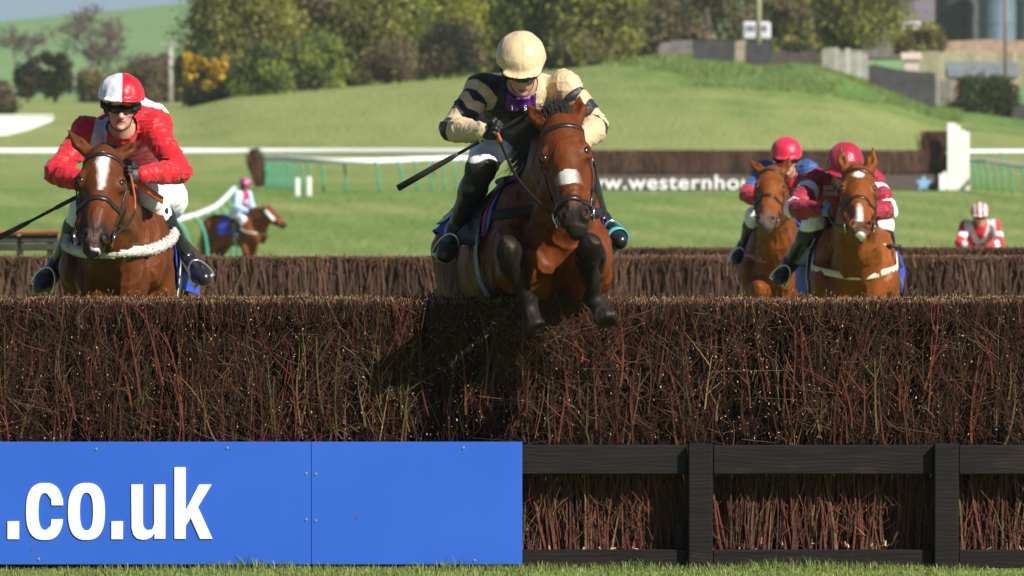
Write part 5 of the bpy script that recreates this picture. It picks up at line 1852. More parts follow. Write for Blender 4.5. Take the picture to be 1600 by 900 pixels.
# ------------------------------------------------------------------ trees, bushes and buildings at the back
def bush(label, pxc, W, ytop, ybase, Y, cols, n=2600, leaf=.20, depth=None, seed=0, name='bush', cat='bush', group=None, stems=5, hollow=.35, lobes=16, flowers=None, trunk=None, dens=1.0, ragged=.25):
    r = np.random.default_rng(seed + 100)
    sc = Y / F
    w, hgt = W * sc, (ybase - ytop) * sc
    cx = kk(pxc, Y); g = float(tz(cx, Y)); zb = zz(ybase, Y)
    zb = min(zb, g + .2) if abs(zb - g) < 2.5 else zb
    hgt = zz(ytop, Y) - zb
    depth = depth or w * .8
    root = thing(name, (cx, Y, min(g, zb)), label, cat, group)
    low = .10 if trunk is None else trunk
    lobes = int(lobes * 2.2)
    # lobes sit on an uneven dome
    th = r.uniform(0, 2 * math.pi, lobes); u = r.uniform(0, 1, lobes)
    rr = r.uniform(.35, .95, lobes) ** .6
    lx = np.cos(th) * rr * w / 2 * np.sqrt(1 - (u * .8) ** 2); ly = np.sin(th) * rr * depth / 2 * np.sqrt(1 - (u * .8) ** 2)
    lz = zb + hgt * (low + (1 - low) * u * (.86 + .14 * r.random(lobes)))
    lr = r.uniform(.14, .30, lobes) * min(w, hgt * 1.3)
    lcol = r.integers(0, len(cols), lobes)
    n = int(n * 3.6)
    k = r.integers(0, lobes, n)
    d = unit(r.normal(0, 1, (n, 3)) + np.array([0, -.35, 0]))
    q = r.uniform(hollow, 1, n) ** .5 + r.normal(0, ragged, n)
    p = np.stack([lx[k], ly[k], lz[k]], 1) + d * (lr[k] * q)[:, None] * np.array([1, 1, .85])
    p[:, 2] = np.maximum(p[:, 2], zb + .05 + r.random(n) * .3)
    p[:, 0] += cx; p[:, 1] += Y
    # small leaf sprays: two crossing quads worth of area, tilted at random
    a = unit(r.normal(0, 1, (n, 3))); b = unit(np.cross(a, r.normal(0, 1, (n, 3))))
    s = leaf * r.uniform(.5, 1.5, (n, 1)) * .58
    V = np.stack([p - a * s - b * s * .55, p + a * s * .2 - b * s * .8, p + a * s * 1.1, p + a * s * .1 + b * s * .7], 1).reshape(-1, 3)
    f = np.arange(4 * n).reshape(n, 4)
    cc = np.array(cols)[lcol[k]] * r.uniform(.65, 1.4, (n, 1))
    other = r.random(n) < .2
    cc[other] = np.array(cols)[r.integers(0, len(cols), other.sum())] * r.uniform(.7, 1.3, (other.sum(), 1))
    obj('foliage', V, [f], tinted('leaves', .6, .15, 2., .2, .42), root, False, None, np.repeat(cc, 4, 0))
    mb = MB()
    for i in range(stems):
        j = r.integers(0, lobes)
        b0 = np.array([cx + r.normal(0, .06 * w) if trunk is None else cx, Y + r.normal(0, .05 * depth) if trunk is None else Y, min(g, zb) - .1])
        e = np.array([cx + lx[j], Y + ly[j], lz[j]])
        m1 = b0 + (e - b0) * .5 + np.array([0, 0, .12 * hgt]) + r.normal(0, .05 * w, 3)
        r0 = .018 * hgt ** .8 if trunk is None else .03 * hgt
        mb.tube(catmull([b0, m1, e], 5), np.linspace(r0, r0 * .2, 11), 6, (.10, .075, .055))
    mb.build('trunk', tinted('bark', .85, .3, 6.), root, True)
    if flowers:
        nf = flowers[0]
        k = r.integers(0, lobes, nf); k = k[lz[k] > zb + .3 * hgt] if flowers[2] == 'left' else k
        nf = len(k)
        d = unit(r.normal(0, 1, (nf, 3)) + np.array([-.4, -.8, .4]))
        c = np.stack([lx[k] + cx, ly[k] + Y, lz[k]], 1) + d * (lr[k] * r.uniform(.9, 1.1, nf))[:, None]
        keep = (vnoise(c * .55 + 3) > flowers[3] - .42) & (c[:, 2] > zb + .34 * hgt + 1.3 * vnoise(c * .7)) & (np.abs(c[:, 0] - cx) < .46 * w); c = c[keep]; nf = len(c)
        a = unit(r.normal(0, 1, (nf, 3))); b = unit(np.cross(a, r.normal(0, 1, (nf, 3)))); s = .11 * r.uniform(.6, 1.4, (nf, 1))
        V = np.stack([c - a * s, c - b * s, c + a * s, c + b * s], 1).reshape(-1, 3)
        obj('blossom', V, [np.arange(4 * nf).reshape(nf, 4)], tinted('petals', .6, .1, 3., .3, .2), root, False, None, np.repeat(np.array(flowers[1])[None] * r.uniform(.7, 1.2, (nf, 1)), 4, 0))
    return root

def bare_tree(label, pxc, W, ytop, ybase, Y, seed, col=(.16, .12, .10), twig=(.17, .12, .11), n=1, group=None, name='bare_tree', buds=None):
    r = np.random.default_rng(seed + 300)
    cx = kk(pxc, Y); zb = zz(ybase, Y); H = zz(ytop, Y) - zb; Wd = W * Y / F
    root = thing(name, (cx, Y, zb), label, 'tree', group)
    segs = []
    def grow(p, d, L, rad, lv):
        q = p + d * L * .5 + r.normal(0, .04 * L, 3); e = p + d * L + r.normal(0, .05 * L, 3)
        segs.append((np.array([p, q, e]), np.array([rad, rad * .85, rad * .66]), lv))
        if lv >= 5: return
        for _ in range(3 if lv < 4 else 4):
            dd = unit(d + r.normal(0, .52, 3) * np.array([1.0, 1, .75]) + np.array([0, 0, .06]))
            grow(e if r.random() < .6 else q + (e - q) * r.random(), dd, L * r.uniform(.6, .82), rad * .58, lv + 1)
    for i in range(n):
        b = np.array([cx + (r.uniform(-.2, .2) * Wd if n > 1 else 0), Y + r.normal(0, .4), zb - .3])
        grow(b, unit(np.array([r.normal(0, .1), r.normal(0, .1), 1])), H * .27, H * .022, 0)
    allp = np.concatenate([s[0] for s in segs]); 
    # fit the crown into its width and height
    sx = (Wd / 2) / (np.percentile(np.abs(allp[:, 0] - cx), 98) + 1e-6); sz = H / (allp[:, 2].max() - zb)
    for s in segs:
        s[0][:, 0] = cx + (s[0][:, 0] - cx) * sx; s[0][:, 1] = Y + (s[0][:, 1] - Y) * sx; s[0][:, 2] = zb + (s[0][:, 2] - zb) * sz
    lim = [s for s in segs if s[2] <= 2]; tw = [s for s in segs if s[2] > 2]
    mb = MB(); mb.tubes(np.array([s[0] for s in lim]), np.array([s[1] for s in lim]), 6, np.tile(col, (len(lim), 1)))
    mb.build('trunk', tinted('bark', .85, .3, 6.), root, True)
    mb = MB(); mb.tubes(np.array([s[0] for s in tw]), np.maximum(np.array([s[1] for s in tw]), .016), 3, np.array(twig) * r.uniform(.7, 1.3, (len(tw), 1)))
    if buds:
        e = np.array([s[0][2] for s in tw if s[2] == 5]); e = np.repeat(e, buds[0], 0) + r.normal(0, .22, (len(e) * buds[0], 3))
        a = unit(r.normal(0, 1, e.shape)); b = unit(np.cross(a, r.normal(0, 1, e.shape))); s_ = buds[2] * r.uniform(.5, 1.3, (len(e), 1))
        V = np.stack([e - a * s_, e - b * s_, e + a * s_, e + b * s_], 1).reshape(-1, 3)
        mb.add(V, [np.arange(len(V)).reshape(-1, 4)], np.repeat(np.array(buds[1]) * r.uniform(.6, 1.4, (len(e), 1)), 4, 0))
    mb.build('crown', tinted('leaves', .6, .15, 2., .3, .3), root)
    return root

OL = [(0.2684, 0.2684, 0.061), (0.1952, 0.2013, 0.0512), (0.3294, 0.3172, 0.0732), (0.1159, 0.1159, 0.0415)]
GR = [(0.2196, 0.2806, 0.0549), (0.1342, 0.183, 0.0415), (0.3172, 0.3538, 0.0671), (0.0732, 0.0915, 0.0317)]
YG = [(0.4148, 0.4148, 0.0671), (0.3172, 0.3416, 0.061), (0.183, 0.2074, 0.0488)]
BR = [(0.2074, 0.1464, 0.0915), (0.1464, 0.1037, 0.0732), (0.1708, 0.1586, 0.0671), (0.244, 0.1769, 0.1098)]
DK = [(.03, .042, .018), (.022, .03, .015), (.05, .06, .02)]
G = 'bushes and trees along the top of the bank'
bush('dark gorse bush with bright yellow blossom, at the left end of the bushes', 322, 76, 72, 170, 596, DK + GR[1:2], 2600, .16, seed=1, group=G, name='gorse_bush', flowers=(6500, (.66, .44, .02), 'left', .10))
spec = [  # label, px, width, top, base, Y, colours, n
    ('olive bush directly right of the yellow gorse', 378, 130, -50, 152, 606, OL, 5200),
    ('tall mixed green bush, second to the right of the gorse', 452, 120, -70, 143, 612, OL + GR, 5200),
    ('small bright green bush low in front of the tall bushes', 408, 74, 70, 150, 592, GR, 2200),
    ('broad dull olive bush with brown gaps, left of centre', 532, 140, -70, 138, 610, OL + BR[:1], 5600),
    ('low leafy green bush below the broad dull olive one', 492, 86, 60, 140, 596, GR, 2200),
    ('green bush with brown undergrowth, left of the pale yellow-green tree', 612, 112, -60, 128, 612, GR + BR[:1], 4800),
    ('brown dead scrub at the foot of the bushes', 606, 70, 66, 128, 598, BR, 1500),
    ('pale yellow-green tree left of the gold-capped jockey', 694, 120, -80, 122, 614, YG, 5200),
    ('dull green bush right behind the gold cap', 772, 122, -70, 116, 616, GR + OL, 5200),
    ('dark hollow thicket low behind the gold-capped jockey', 700, 96, 40, 118, 604, DK + BR[:1], 2000),
    ('dense olive green tree just right of the gold cap', 862, 130, -80, 110, 614, GR, 5600),
    ('rounded olive bush left of the brown trees', 938, 96, -60, 106, 610, OL, 4600),
    ('low scrubby bush with brown leaves under the rounded olive bush', 905, 84, 62, 108, 600, OL + BR[:2], 1900),
]
for i, (lb, px, w, yt, yb, Y, cs, n) in enumerate(spec):
    if n > 3000: w, n = w * 1.32, n * 1.35
    bush(lb, px, w, yt, yb, Y, cs, n, .22 if n > 3000 else .17, seed=20 + i, group=G, lobes=26 if n > 3000 else 14)
bare_tree('brown budding tree right of the rounded olive bush', 1012, 120, -110, 84, 640, 1, (.10, .075, .06), (.11, .08, .065), 2, G, 'budding_tree', (3, (.13, .095, .05), .11))
bare_tree('brown budding tree beside the pale pole', 1102, 130, -120, 80, 650, 2, (.10, .075, .06), (.12, .085, .07), 2, G, 'budding_tree', (3, (.15, .11, .06), .11))
bush('dark brown thicket beneath the brown budding trees', 1040, 170, 20, 98, 636, BR + DK, 3400, .2, seed=50, group=G, lobes=20)
bush('wide olive tree overhanging the pale board fence', 1305, 190, -90, 92, 640, OL + [(.14, .14, .045)], 7000, .22, seed=51, group=G, name='olive_tree', cat='tree', lobes=34, trunk=.28)
bush('smaller olive tree between the pale pole and the wide olive tree', 1226, 80, -20, 88, 634, OL + BR[:1], 2600, .2, seed=52, group=G, name='olive_tree', cat='tree', trunk=.2)
bush('rust-tinged green bush below the farm tanks', 1438, 74, 42, 88, 650, OL + [(.16, .085, .04)], 1800, .18, seed=53, group=G)
bush('dark green round bush in front of the grey-roofed shed', 1540, 100, 124, 190, 590, [(.06, .085, .024), (.085, .105, .03), (.03, .042, .018)], 3600, .16, seed=54, group=G, lobes=18)
bush('small dark green bush behind the fence by the dark boards', 1245, 66, 72, 118, 612, GR + DK, 1500, .16, seed=55, group=G)
bush('tall brown leafless bush between the rounded olive bush and the first budding tree', 1000, 110, -90, 92, 646, BR + OL[3:], 4200, .2, seed=56, group=G, lobes=24)
bush('tall brown leafless bush behind the pale pole', 1132, 120, -100, 84, 668, BR, 4200, .2, seed=57, group=G, lobes=24)
bush('tall olive-brown bush behind the wide olive tree', 1250, 150, -100, 84, 690, OL + BR[:1], 4600, .22, seed=58, group=G, lobes=26)
# left distance
GL = 'leafless trees on the far left'
bare_tree('broad reddish leafless tree on the far left', 118, 150, 8, 128, 760, 5, (.13, .11, .10), (.19, .14, .135), 2, GL, buds=(2, (.20, .145, .14), .09))
bare_tree('smaller leafless tree at the left edge of the picture', 26, 84, 38, 128, 752, 6, (.13, .11, .10), (.18, .14, .13), 1, GL, buds=(2, (.18, .14, .13), .09))
bare_tree('low leafless tree right of the broad reddish one', 168, 70, 58, 132, 770, 7, (.13, .11, .10), (.18, .15, .135), 2, GL, buds=(2, (.17, .15, .12), .09))
GH = 'scrub along the far left hedge'
for i, (lb, px, w, yt, yb, Y, cs) in enumerate([
    ('brown scrub bush left of the grey pole', 222, 74, 96, 168, 700, BR), ('brown scrub bush right of the grey pole', 286, 62, 94, 166, 700, BR),
    ('orange-flecked scrub bush by the hill field', 244, 52, 92, 128, 720, BR + [(.30, .18, .05)]), ('low brown scrub bush left of the red and white cap', 150, 60, 110, 166, 705, BR + OL[:1]),
    ('dark evergreen bush under the leafless trees', 84, 46, 84, 134, 690, DK), ('dark low bush at the far left hedge', 44, 40, 92, 134, 694, DK + BR[:1])]):
    bush(lb, px, w, yt, yb, Y, cs, 1800, .17, seed=70 + i, group=GH)
bush('brown bush cut off by the left edge, above the white barrier', 2, 42, 128, 184, 560, BR + DK[:1], 1200, .14, seed=80, group=GH)

def pole(label, px, ytop, ybase, Y, r0, col, cross=False, name='pole'):
    x, zb = kk(px, Y), zz(ybase, Y); zt = zz(ytop, Y)
    root = thing(name, (x, Y, zb), label, 'pole')
    MB().tubes(np.array([[(x, Y, zb - 1), (x, Y, (zb + zt) / 2), (x, Y, zt)]]), np.array([[r0, r0 * .92, r0 * .8]]), 12, np.array([col])).build('shaft', tinted('weathered_wood', .8, .25, 2.), root, True)
    MB().bevbox((x, Y - .02, zt + .05 if not cross else zt - .35), (.2 if not cross else 1.3, .16, .12), .01, col).build('crosspiece', tinted('weathered_wood'), root)
    return root
pole('pale grey pole with a crosspiece among the brown scrub', 266, 62, 150, 690, .2, (.38, .35, .32), True)
pole('pale pole rising out of frame beside the brown trees', 1185, -140, 62, 624, .18, (.40, .37, .25))
pole('tall thin brown pole in front of the farm tanks', 1571, -160, 136, 600, .13, (.27, .20, .17))

def wall_run(name, label, cat, a, b, ya, yb, Y, th, mat, posts=None, coping=None):
    """a = left px, b = right px; top and base given per end"""
    xa, xb = kk(a, Y), kk(b, Y)
    root = thing(name, ((xa + xb) / 2, Y, zz(max(ya[1], yb[1]), Y)), label, cat)
    n = 10
    V = []
    r = np.random.default_rng(int(a))
    for i in range(n + 1):
        t = i / n; x = xa + (xb - xa) * t
        zt = zz(ya[0] + (yb[0] - ya[0]) * t, Y) + r.normal(0, .03); z0 = zz(ya[1] + (yb[1] - ya[1]) * t, Y) - .6
        V += [(x, Y, z0), (x, Y, zt), (x, Y + th, zt + .01), (x, Y + th, z0)]
    q = []
    for i in range(n):
        for j in range(4):
            k = (j + 1) % 4
            q.append([i * 4 + j, i * 4 + k, i * 4 + 4 + k, i * 4 + 4 + j])
    q += [[3, 2, 1, 0], [n * 4 + j for j in range(4)]]
    MB().add(V, [q]).build('wall', mat, root)
    return root
tarm = plain('dark_stone', (.045, .043, .045), .85, var=.4, scale=1.5, bmp=.05, bscale=3)
tan = plain('tan_stone', (.32, .26, .19), .85, var=.25, scale=1.5, bmp=.04, bscale=3)
def place_wall(*a): return wall_run(*a)
wall_run('stone_wall', 'dark wall block left of the pale pole', 'wall', 1083, 1148, (64, 106), (66, 100), 606, .4, tarm)
wall_run('stone_wall', 'tan wall gap between the two dark wall blocks', 'wall', 1149, 1166, (64, 98), (64, 98), 612, .3, tan)
wall_run('stone_wall', 'dark wall block below the pale pole, sloping at its left end', 'wall', 1164, 1205, (70, 98), (66, 104), 606, .4, tarm)
wall_run('stone_wall', 'rough grey stone wall under the brown trees', 'wall', 1030, 1082, (68, 106), (62, 106), 614, .4, plain('grey_stone', (.17, .15, .14), .85, var=.4, scale=1.2, bmp=.05, bscale=3))
wall_run('dark_fence', 'dark slanting board fence right of the pale board fence', 'fence', 1357, 1462, (102, 128), (116, 156), 588, .12, tarm)
wall_run('stone_wall', 'dark low wall at the right edge below the round bush', 'wall', 1582, 1660, (165, 190), (172, 196), 588, .3, tarm)

def board_fence(label, a, b, ytop_a, ytop_b, ybase, Y, wpx, col, group=None, jag=.1):
    xa, xb = kk(a, Y), kk(b, Y); r = np.random.default_rng(int(a))
    root = thing('board_fence', ((xa + xb) / 2, Y, zz(ybase, Y)), label, 'fence')
    mb = MB(); n = max(2, int((b - a) / wpx)); w = (xb - xa) / n
    for i in range(n):
        t = (i + .5) / n
        zt = zz(ytop_a + (ytop_b - ytop_a) * t, Y) + r.normal(0, jag); z0 = zz(ybase, Y) - .5
        mb.bevbox((xa + w * (i + .5), Y + .02 * (i % 2), (zt + z0) / 2), (w * .93, .04, zt - z0), .008, np.array(col) * r.uniform(.75, 1.2))
    mb.build('boards', tinted('weathered_wood'), root)
    mb = MB()
    for py in (ytop_a + 8, ybase - 10): mb.bevbox(((xa + xb) / 2, Y + .07, zz(py, Y)), (xb - xa, .05, .1), .005, np.array(col) * .8)
    mb.build('cross_rail', tinted('weathered_wood'), root)
board_fence('pale grey board fence with uneven tops under the olive tree', 1284, 1356, 72, 84, 122, 596, 9, (.36, .34, .30))
board_fence('dark brown board fence left of the pale grey board fence', 1206, 1284, 78, 84, 116, 604, 7, (.075, .055, .05))
board_fence('long weathered tan board fence behind the grey-roofed shed', 1420, 1720, 80, 82, 128, 640, 8, (.33, .30, .20), jag=.05)
board_fence('grey board fence left of the grey-roofed shed', 1440, 1490, 120, 126, 156, 600, 7, (.22, .20, .18), jag=.06)

def hut(name, label, cat, px0, px1, yeave, yridge, ybase, Y, depth, wallm, roofm, gable=False, over=.15, openings=()):
    xa, xb = kk(px0, Y), kk(px1, Y); ze, zr, z0 = zz(yeave, Y), zz(yridge, Y), zz(ybase, Y)
    root = thing(name, ((xa + xb) / 2, Y, z0), label, cat)
    mb = MB(); mb.bbox((xa, Y, z0 - 1), (xb, Y + depth, ze)); mb.build('wall', wallm, root)
    ym = Y + depth / 2
    V = [(xa, Y, ze + .003), (xa, Y + depth, ze + .003), (xa, ym, zr - .08), (xb, Y, ze + .003), (xb, Y + depth, ze + .003), (xb, ym, zr - .08)]
    MB().add(V, [[[0, 1, 2], [3, 5, 4]]]).build('gable', wallm, root)
    V = []
    for x in (xa - over, xb + over):
        for dz in (0, .1): V += [(x, Y - over, ze - .06 + dz), (x, ym, zr + dz - .02), (x, Y + depth + over, ze - .06 + dz)]
    q = [[0, 1, 7, 6], [1, 2, 8, 7], [3, 9, 10, 4], [4, 10, 11, 5], [0, 6, 9, 3], [2, 5, 11, 8], [0, 3, 4, 1], [1, 4, 5, 2], [6, 7, 10, 9], [7, 8, 11, 10]]
    MB().add(V, [q]).build('roof', roofm, root)
    for (nm, a, b, t, bt, m) in openings:
        f = MB().bevbox(((kk(a, Y) + kk(b, Y)) / 2, Y - .02, (zz(t, Y) + zz(bt, Y)) / 2), (kk(b, Y) - kk(a, Y), .06, zz(t, Y) - zz(bt, Y)), .01)
        f.build(nm, m, root)
    return root
slate = plain('slate_roof', (.16, .175, .185), .6, var=.2, scale=1.5)
brick = plain('pink_brick', (.36, .24, .17), .85, var=.25, scale=2)
drk = plain('dark_opening', (.03, .028, .026), .5)
hut('shed', 'small shed with grey slate roof and brick ends, behind the round bush', 'shed', 1484, 1588, 119, 98, 150, 606, 3.4, brick, slate, openings=(('door', 1516, 1562, 121, 148, drk),))
hut('shed', 'little pale shed above the dark slanting fence', 'shed', 1412, 1436, 92, 84, 112, 612, 1.5, plain('pale_render', (.55, .45, .38), .8), plain('pale_roof', (.5, .42, .36), .8))
GC = 'white caravans behind the trees'
def caravan(label, a, b, yt, yb, Y, body, win):
    xa, xb = kk(a, Y), kk(b, Y); z1, z0 = zz(yt, Y), zz(yb, Y)
    root = thing('caravan', ((xa + xb) / 2, Y, z0 - .4), label, 'caravan', GC)
    MB().bevbox(((xa + xb) / 2, Y + 1.1, (z0 + z1) / 2), (xb - xa, 2.2, z1 - z0), .12).build('body', plain('caravan_white', (.62, .62, .64), .45), root)
    w = xb - xa
    for i in range(2):
        MB().bevbox((xa + w * (.28 + .44 * i), Y - .012, z0 + (z1 - z0) * .62), (w * .3, .03, (z1 - z0) * .34), .02).build('window', plain(*win), root)
    for i in (0.3, .7):
        a_ = np.arange(16) * 2 * math.pi / 16
        wv = np.concatenate([[(xa + w * i + .3 * math.cos(q), Y + .1 + dy, z0 - .1 + .3 * math.sin(q)) for q in a_] for dy in (0, .2)])
        MB().add(wv, [[[j, (j + 1) % 16, 16 + (j + 1) % 16, 16 + j] for j in range(16)], [list(range(16))[::-1], list(range(16, 32))]]).build('wheel', plain('tyre', (.02, .02, .02), .8), root)
caravan('white caravan with mauve windows behind the pale pole', 1160, 1204, 34, 62, 628, 0, ('mauve_glass', (.20, .16, .26), .15))
caravan('grey-white caravan half hidden by the olive trees', 1208, 1252, 30, 56, 672, 0, ('grey_glass', (.16, .17, .17), .15))
caravan('white caravan left of the farm tanks', 1402, 1452, 34, 48, 690, 0, ('pink_glass', (.36, .27, .27), .2))

def tank(label, px0, px1, ytop, ybase, Y, col, metal=.3):
    xa, xb = kk(px0, Y), kk(px1, Y); z0, z1 = zz(ybase, Y), zz(ytop, Y); r = (xb - xa) / 2; c = ((xa + xb) / 2, Y + r, z0)
    root = thing('storage_tank', c, label, 'tank', 'farm storage tanks')
    H = z1 - z0
    m = plain('tank_' + str(int(px0)), col, .5, metal, .12, 2.5)
    MB().lathe([(r, -1), (r, H)], c, 40).build('shell', m, root, True)
    MB().lathe([(r + .12, H), (r * .55, H + r * .3), (.05, H + r * .45)], c, 40).build('roof', m, root, True)
    mb = MB()
    for k in np.arange(1.2, H, 1.6): mb.lathe([(r + .004, k - .05), (r + .05, k - .03), (r + .05, k + .03), (r + .004, k + .05)], c, 40)
    mb.build('hoop', m, root)
tank('dark grey farm tank, left of the blue-grey one', 1462, 1530, -60, 60, 700, (.095, .095, .105))
tank('blue-grey farm tank beside the tall thin pole', 1530, 1588, -40, 62, 696, (.16, .21, .27))
tank('pale narrow farm tank at the right edge', 1588, 1640, -50, 64, 704, (.22, .23, .25))
wall_run('brick_wall', 'low reddish brick wall at the foot of the farm tanks', 'wall', 1455, 1660, (64, 82), (62, 80), 684, .3, brick)
hut('barn', 'large barn with plain mauve-grey roof behind the trees at top right', 'barn', 1300, 1462, 44, -70, 70, 760, 26, plain('barn_wall', (.16, .14, .14), .8), plain('barn_roof', (.15, .13, .14), .75, var=.1, scale=.6))
# ------------------------------------------------------------------ horses and riders
BAY = (.128, .033, .008); DKBAY = (.108, .031, .009); CHEST = (.190, .053, .012); CHEST2 = (.212, .060, .013)
UP = np.array([0, 0, 1.])
FW = np.array([0, -1., 0])
def arm_u(X, a):
    V, J = X['V'], X['J']
    d1, t1 = dseg(V, J['sh' + a], J['el' + a]); d2, t2 = dseg(V, J['el' + a], J['wr' + a])
    L1 = np.linalg.norm(J['el' + a] - J['sh' + a]); L2 = np.linalg.norm(J['wr' + a] - J['el' + a])
    dch, _ = dseg(V, J['pelvis'], J['chest'])
    near_ = np.minimum(d1, d2)
    u = np.where(d1 < d2, t1 * L1, L1 + t2 * L2)
    return u, near_, d1, d2, L1, L2
def arm_in(X, a, u0, u1, r=.10, skew=0.):
    u, nr, d1, d2, L1, L2 = arm_u(X, a)
    v = X['V'][:, 2] - X['J']['el' + a][2]
    u = u + skew * v
    return np.minimum(np.minimum(u - u0, u1 - u), (r - nr))
def both(fn): return lambda X: np.maximum(fn(X, 'L'), fn(X, 'R'))

# ================================================== the leader, over the fence
D = 49.95
lead = horse('bay horse with white nose patch jumping the near brush fence', dict(
    withers=P(842, 262, D + .42), yaw=13, pitch=7, S=1.03, h=.0095,
    base=(float(P(842, 262, D + .42)[0]), D + .42, 0),
    poll=P(874, 184, D - .34), lip=P(899, 352, D - .60), nhint=(-.10, -1, .30), hs=1.10, arch=.06,
    ears=((-.085, .07, .10), (.02, .09, .10)), nose_d=.475,
    fl=(P(793, 392, D - .52), P(822, 474, D - .36), P(838, 508, D - .42)), fl_el=P(816, 424, D - .10),
    fr=(P(922, 384, D - .52), P(928, 466, D - .38), P(944, 498, D - .46)), fr_el=P(918, 430, D - .10),
    hl=None, hr=None, coat=BAY, coat_name='bay_coat', blaze=[[(.325, .032, 0), (.338, .047, -.002), (.385, .046, .0), (.402, .026, .004)]],
    white_col=(.52, .48, .46), muzzle_r=.112, muzzle_col=(.022, .017, .016), fore_len=.17, fore_n=420, fore_dir=(-.12, .40, .85), mane_n=1300, mane_len=.19, mane_dir=(-.6, .45, .45),
    cloth_mark=-1, flare=.13, cloth_trim=('trim_red', (.42, .015, .02)), cloth_drop=1.28, girth_col=(.35, .35, .36),
    breast=dict(z=(1.36, 1.36, 1.40), w=.055, col=(.014, .014, .018), lift=.010)))
for k in ():
    pass
Bl = lead['B']
JL = dict(
    head=P(815, 103, D + .02), neck=P(816, 134, D + .22), chest=P(812, 160, D + .42), pelvis=P(796, 196, D + .86),
    shL=P(752, 140, D + .26), shR=P(882, 136, D + .26), elL=P(706, 202, D + .10), elR=P(931, 196, D + .16),
    wrL=P(754, 206, D - .12), wrR=P(908, 224, D - .08),
    hipL=P(772, 216, D + .86), hipR=P(832, 216, D + .86), knL=P(752, 262, D + .44), knR=P(904, 262, D + .44),
    anL=P(713, 362, D + .66), anR=P(938, 346, D + .66), toL=P(698, 390, D + .46), toR=P(964, 368, D + .46))
def gold_torso(X):     # gold over the picture-right shoulder
    return X['L'][:, 0] - .055 + .03 * np.sin(X['L'][:, 2] * 9)
def gold_sleeve(X, a):
    u, nr, *_ = arm_u(X, a)
    return np.minimum(u - .015, .105 - nr)
def chevrons(X, a):
    u, nr, d1, d2, L1, L2 = arm_u(X, a)
    V, J = X['V'], X['J']
    ax = np.where((d1 < d2)[:, None], unit(J['el' + a] - J['sh' + a]), unit(J['wr' + a] - J['el' + a]))
    ctr = np.where((d1 < d2)[:, None], J['sh' + a], J['el' + a])
    rel = V - ctr; rel = rel - (rel * ax).sum(1)[:, None] * ax
    side = unit(np.cross(ax, FW)); lt = np.abs((rel * side).sum(1))
    w = (u + lt * .55 - .035) / .118
    s_ = np.abs((w % 1.0) - .5)                       # 0 in the middle of the black band
    b = (.25 - s_) * .118
    return np.minimum(np.minimum(np.minimum(b, u - .07), (L1 + .035) - u), .105 - nr)
jl = jockey('jockey in gold cap and black and gold silks on the jumping bay horse', dict(
    J=JL, K=1.03, wrinkle=.65, h=.0065, hb=.0050, look=(.04, -.73, -.68), up=(-.02, -.68, .73), base=(float(JL['pelvis'][0]), D + .6, 1.3),
    handL=((.78, -.5, -.05), unit(np.array([.85, -.12, .45])), (-.3, -.9, .1)), handR=((-.25, -.95, -.1), unit(np.array([-.2, .1, .9])), (-1, 0, 0)),
    jersey=dict(name='silk_black_gold', col=(.011, .011, .014), rough=.38, layers=[(gold_torso, (.58, .43, .25)), (both(gold_sleeve), (.58, .43, .25)), (both(chevrons), (.011, .011, .014))]),
    cuff_col=(.58, .43, .25), collar=('scarf_purple', (.10, .016, .19), .5),
    bib=dict(down=.55, w=.155, h=.13, fwd=unit(np.array([0, -1, -.15])), upv=UP, mat=('scarf_purple', (.10, .016, .19), .5), letters=[(-.25, -.3, 'T'), (.2, -.3, 'S')], lsize=.012),
    breech_layers=[(lambda X: np.minimum(X['J']['knL'][2] + .035 - X['V'][:, 2], 1) + .012 * np.sin(X['V'][:, 0] * 40), (.03, .024, .022))], breech_name='breeches_white_black',
    cap=dict(name='cap_gold', col=(.64, .475, .27), rough=.34),
    band=('R', (.06, .42, .40)), gog_u=.004, rim=.040, peak=(0, .108, .058),
    leather_top={'L': Bl(-.25, .22, 1.42), 'R': Bl(.25, .22, 1.42)}))
lead_gr = jl['grips']
reins(lead, [lead_gr['L'], lead_gr['R']], grip=(.42, .12, .035), gk=.86, gw=.03)
whip('long black riding whip held by the gold-capped jockey', P(829, 176, D - .20), P(622, 294, D - .02))

# ================================================== left: white-blazed bay
D = 54.0
left = horse('bay horse with long white star and white fleece breast girth, at left', dict(
    withers=P(192, 304, D + .70), yaw=-5, pitch=9, S=1.04, h=.0095, base=(float(P(192, 304, D + .7)[0]), D + .7, 0),
    poll=P(163, 232, D - .42), lip=P(150, 384, D - .64), nhint=(.03, -1, .32), hs=1.13, arch=.04,
    ears=((-.12, .03, .125), (.09, .12, .07)), ear_len=.19,
    fl=None, fr=None, coat=DKBAY, coat_name='dark_bay_coat',
    blaze=[[(.065, .005, .005), (.08, .024, .004), (.13, .030, 0), (.19, .018, .006), (.26, .014, .004), (.30, .004, 0)], [(.60, .018, .01), (.607, .022, .012), (.615, .016, .012)]],
    muzzle_r=.118, muzzle_col=(.022, .017, .016), fore_len=.12, fore_n=200, fore_dir=(.1, .7, .3), mane_n=800, mane_dir=(.4, .5, .5),
    girth_col=(.6, .58, .55), cloth_drop=1.8,
    breast=dict(z=(1.19, 1.33, 1.48), fleece=.030, col=(.56, .53, .47), lift=.0)))
Bl = left['B']
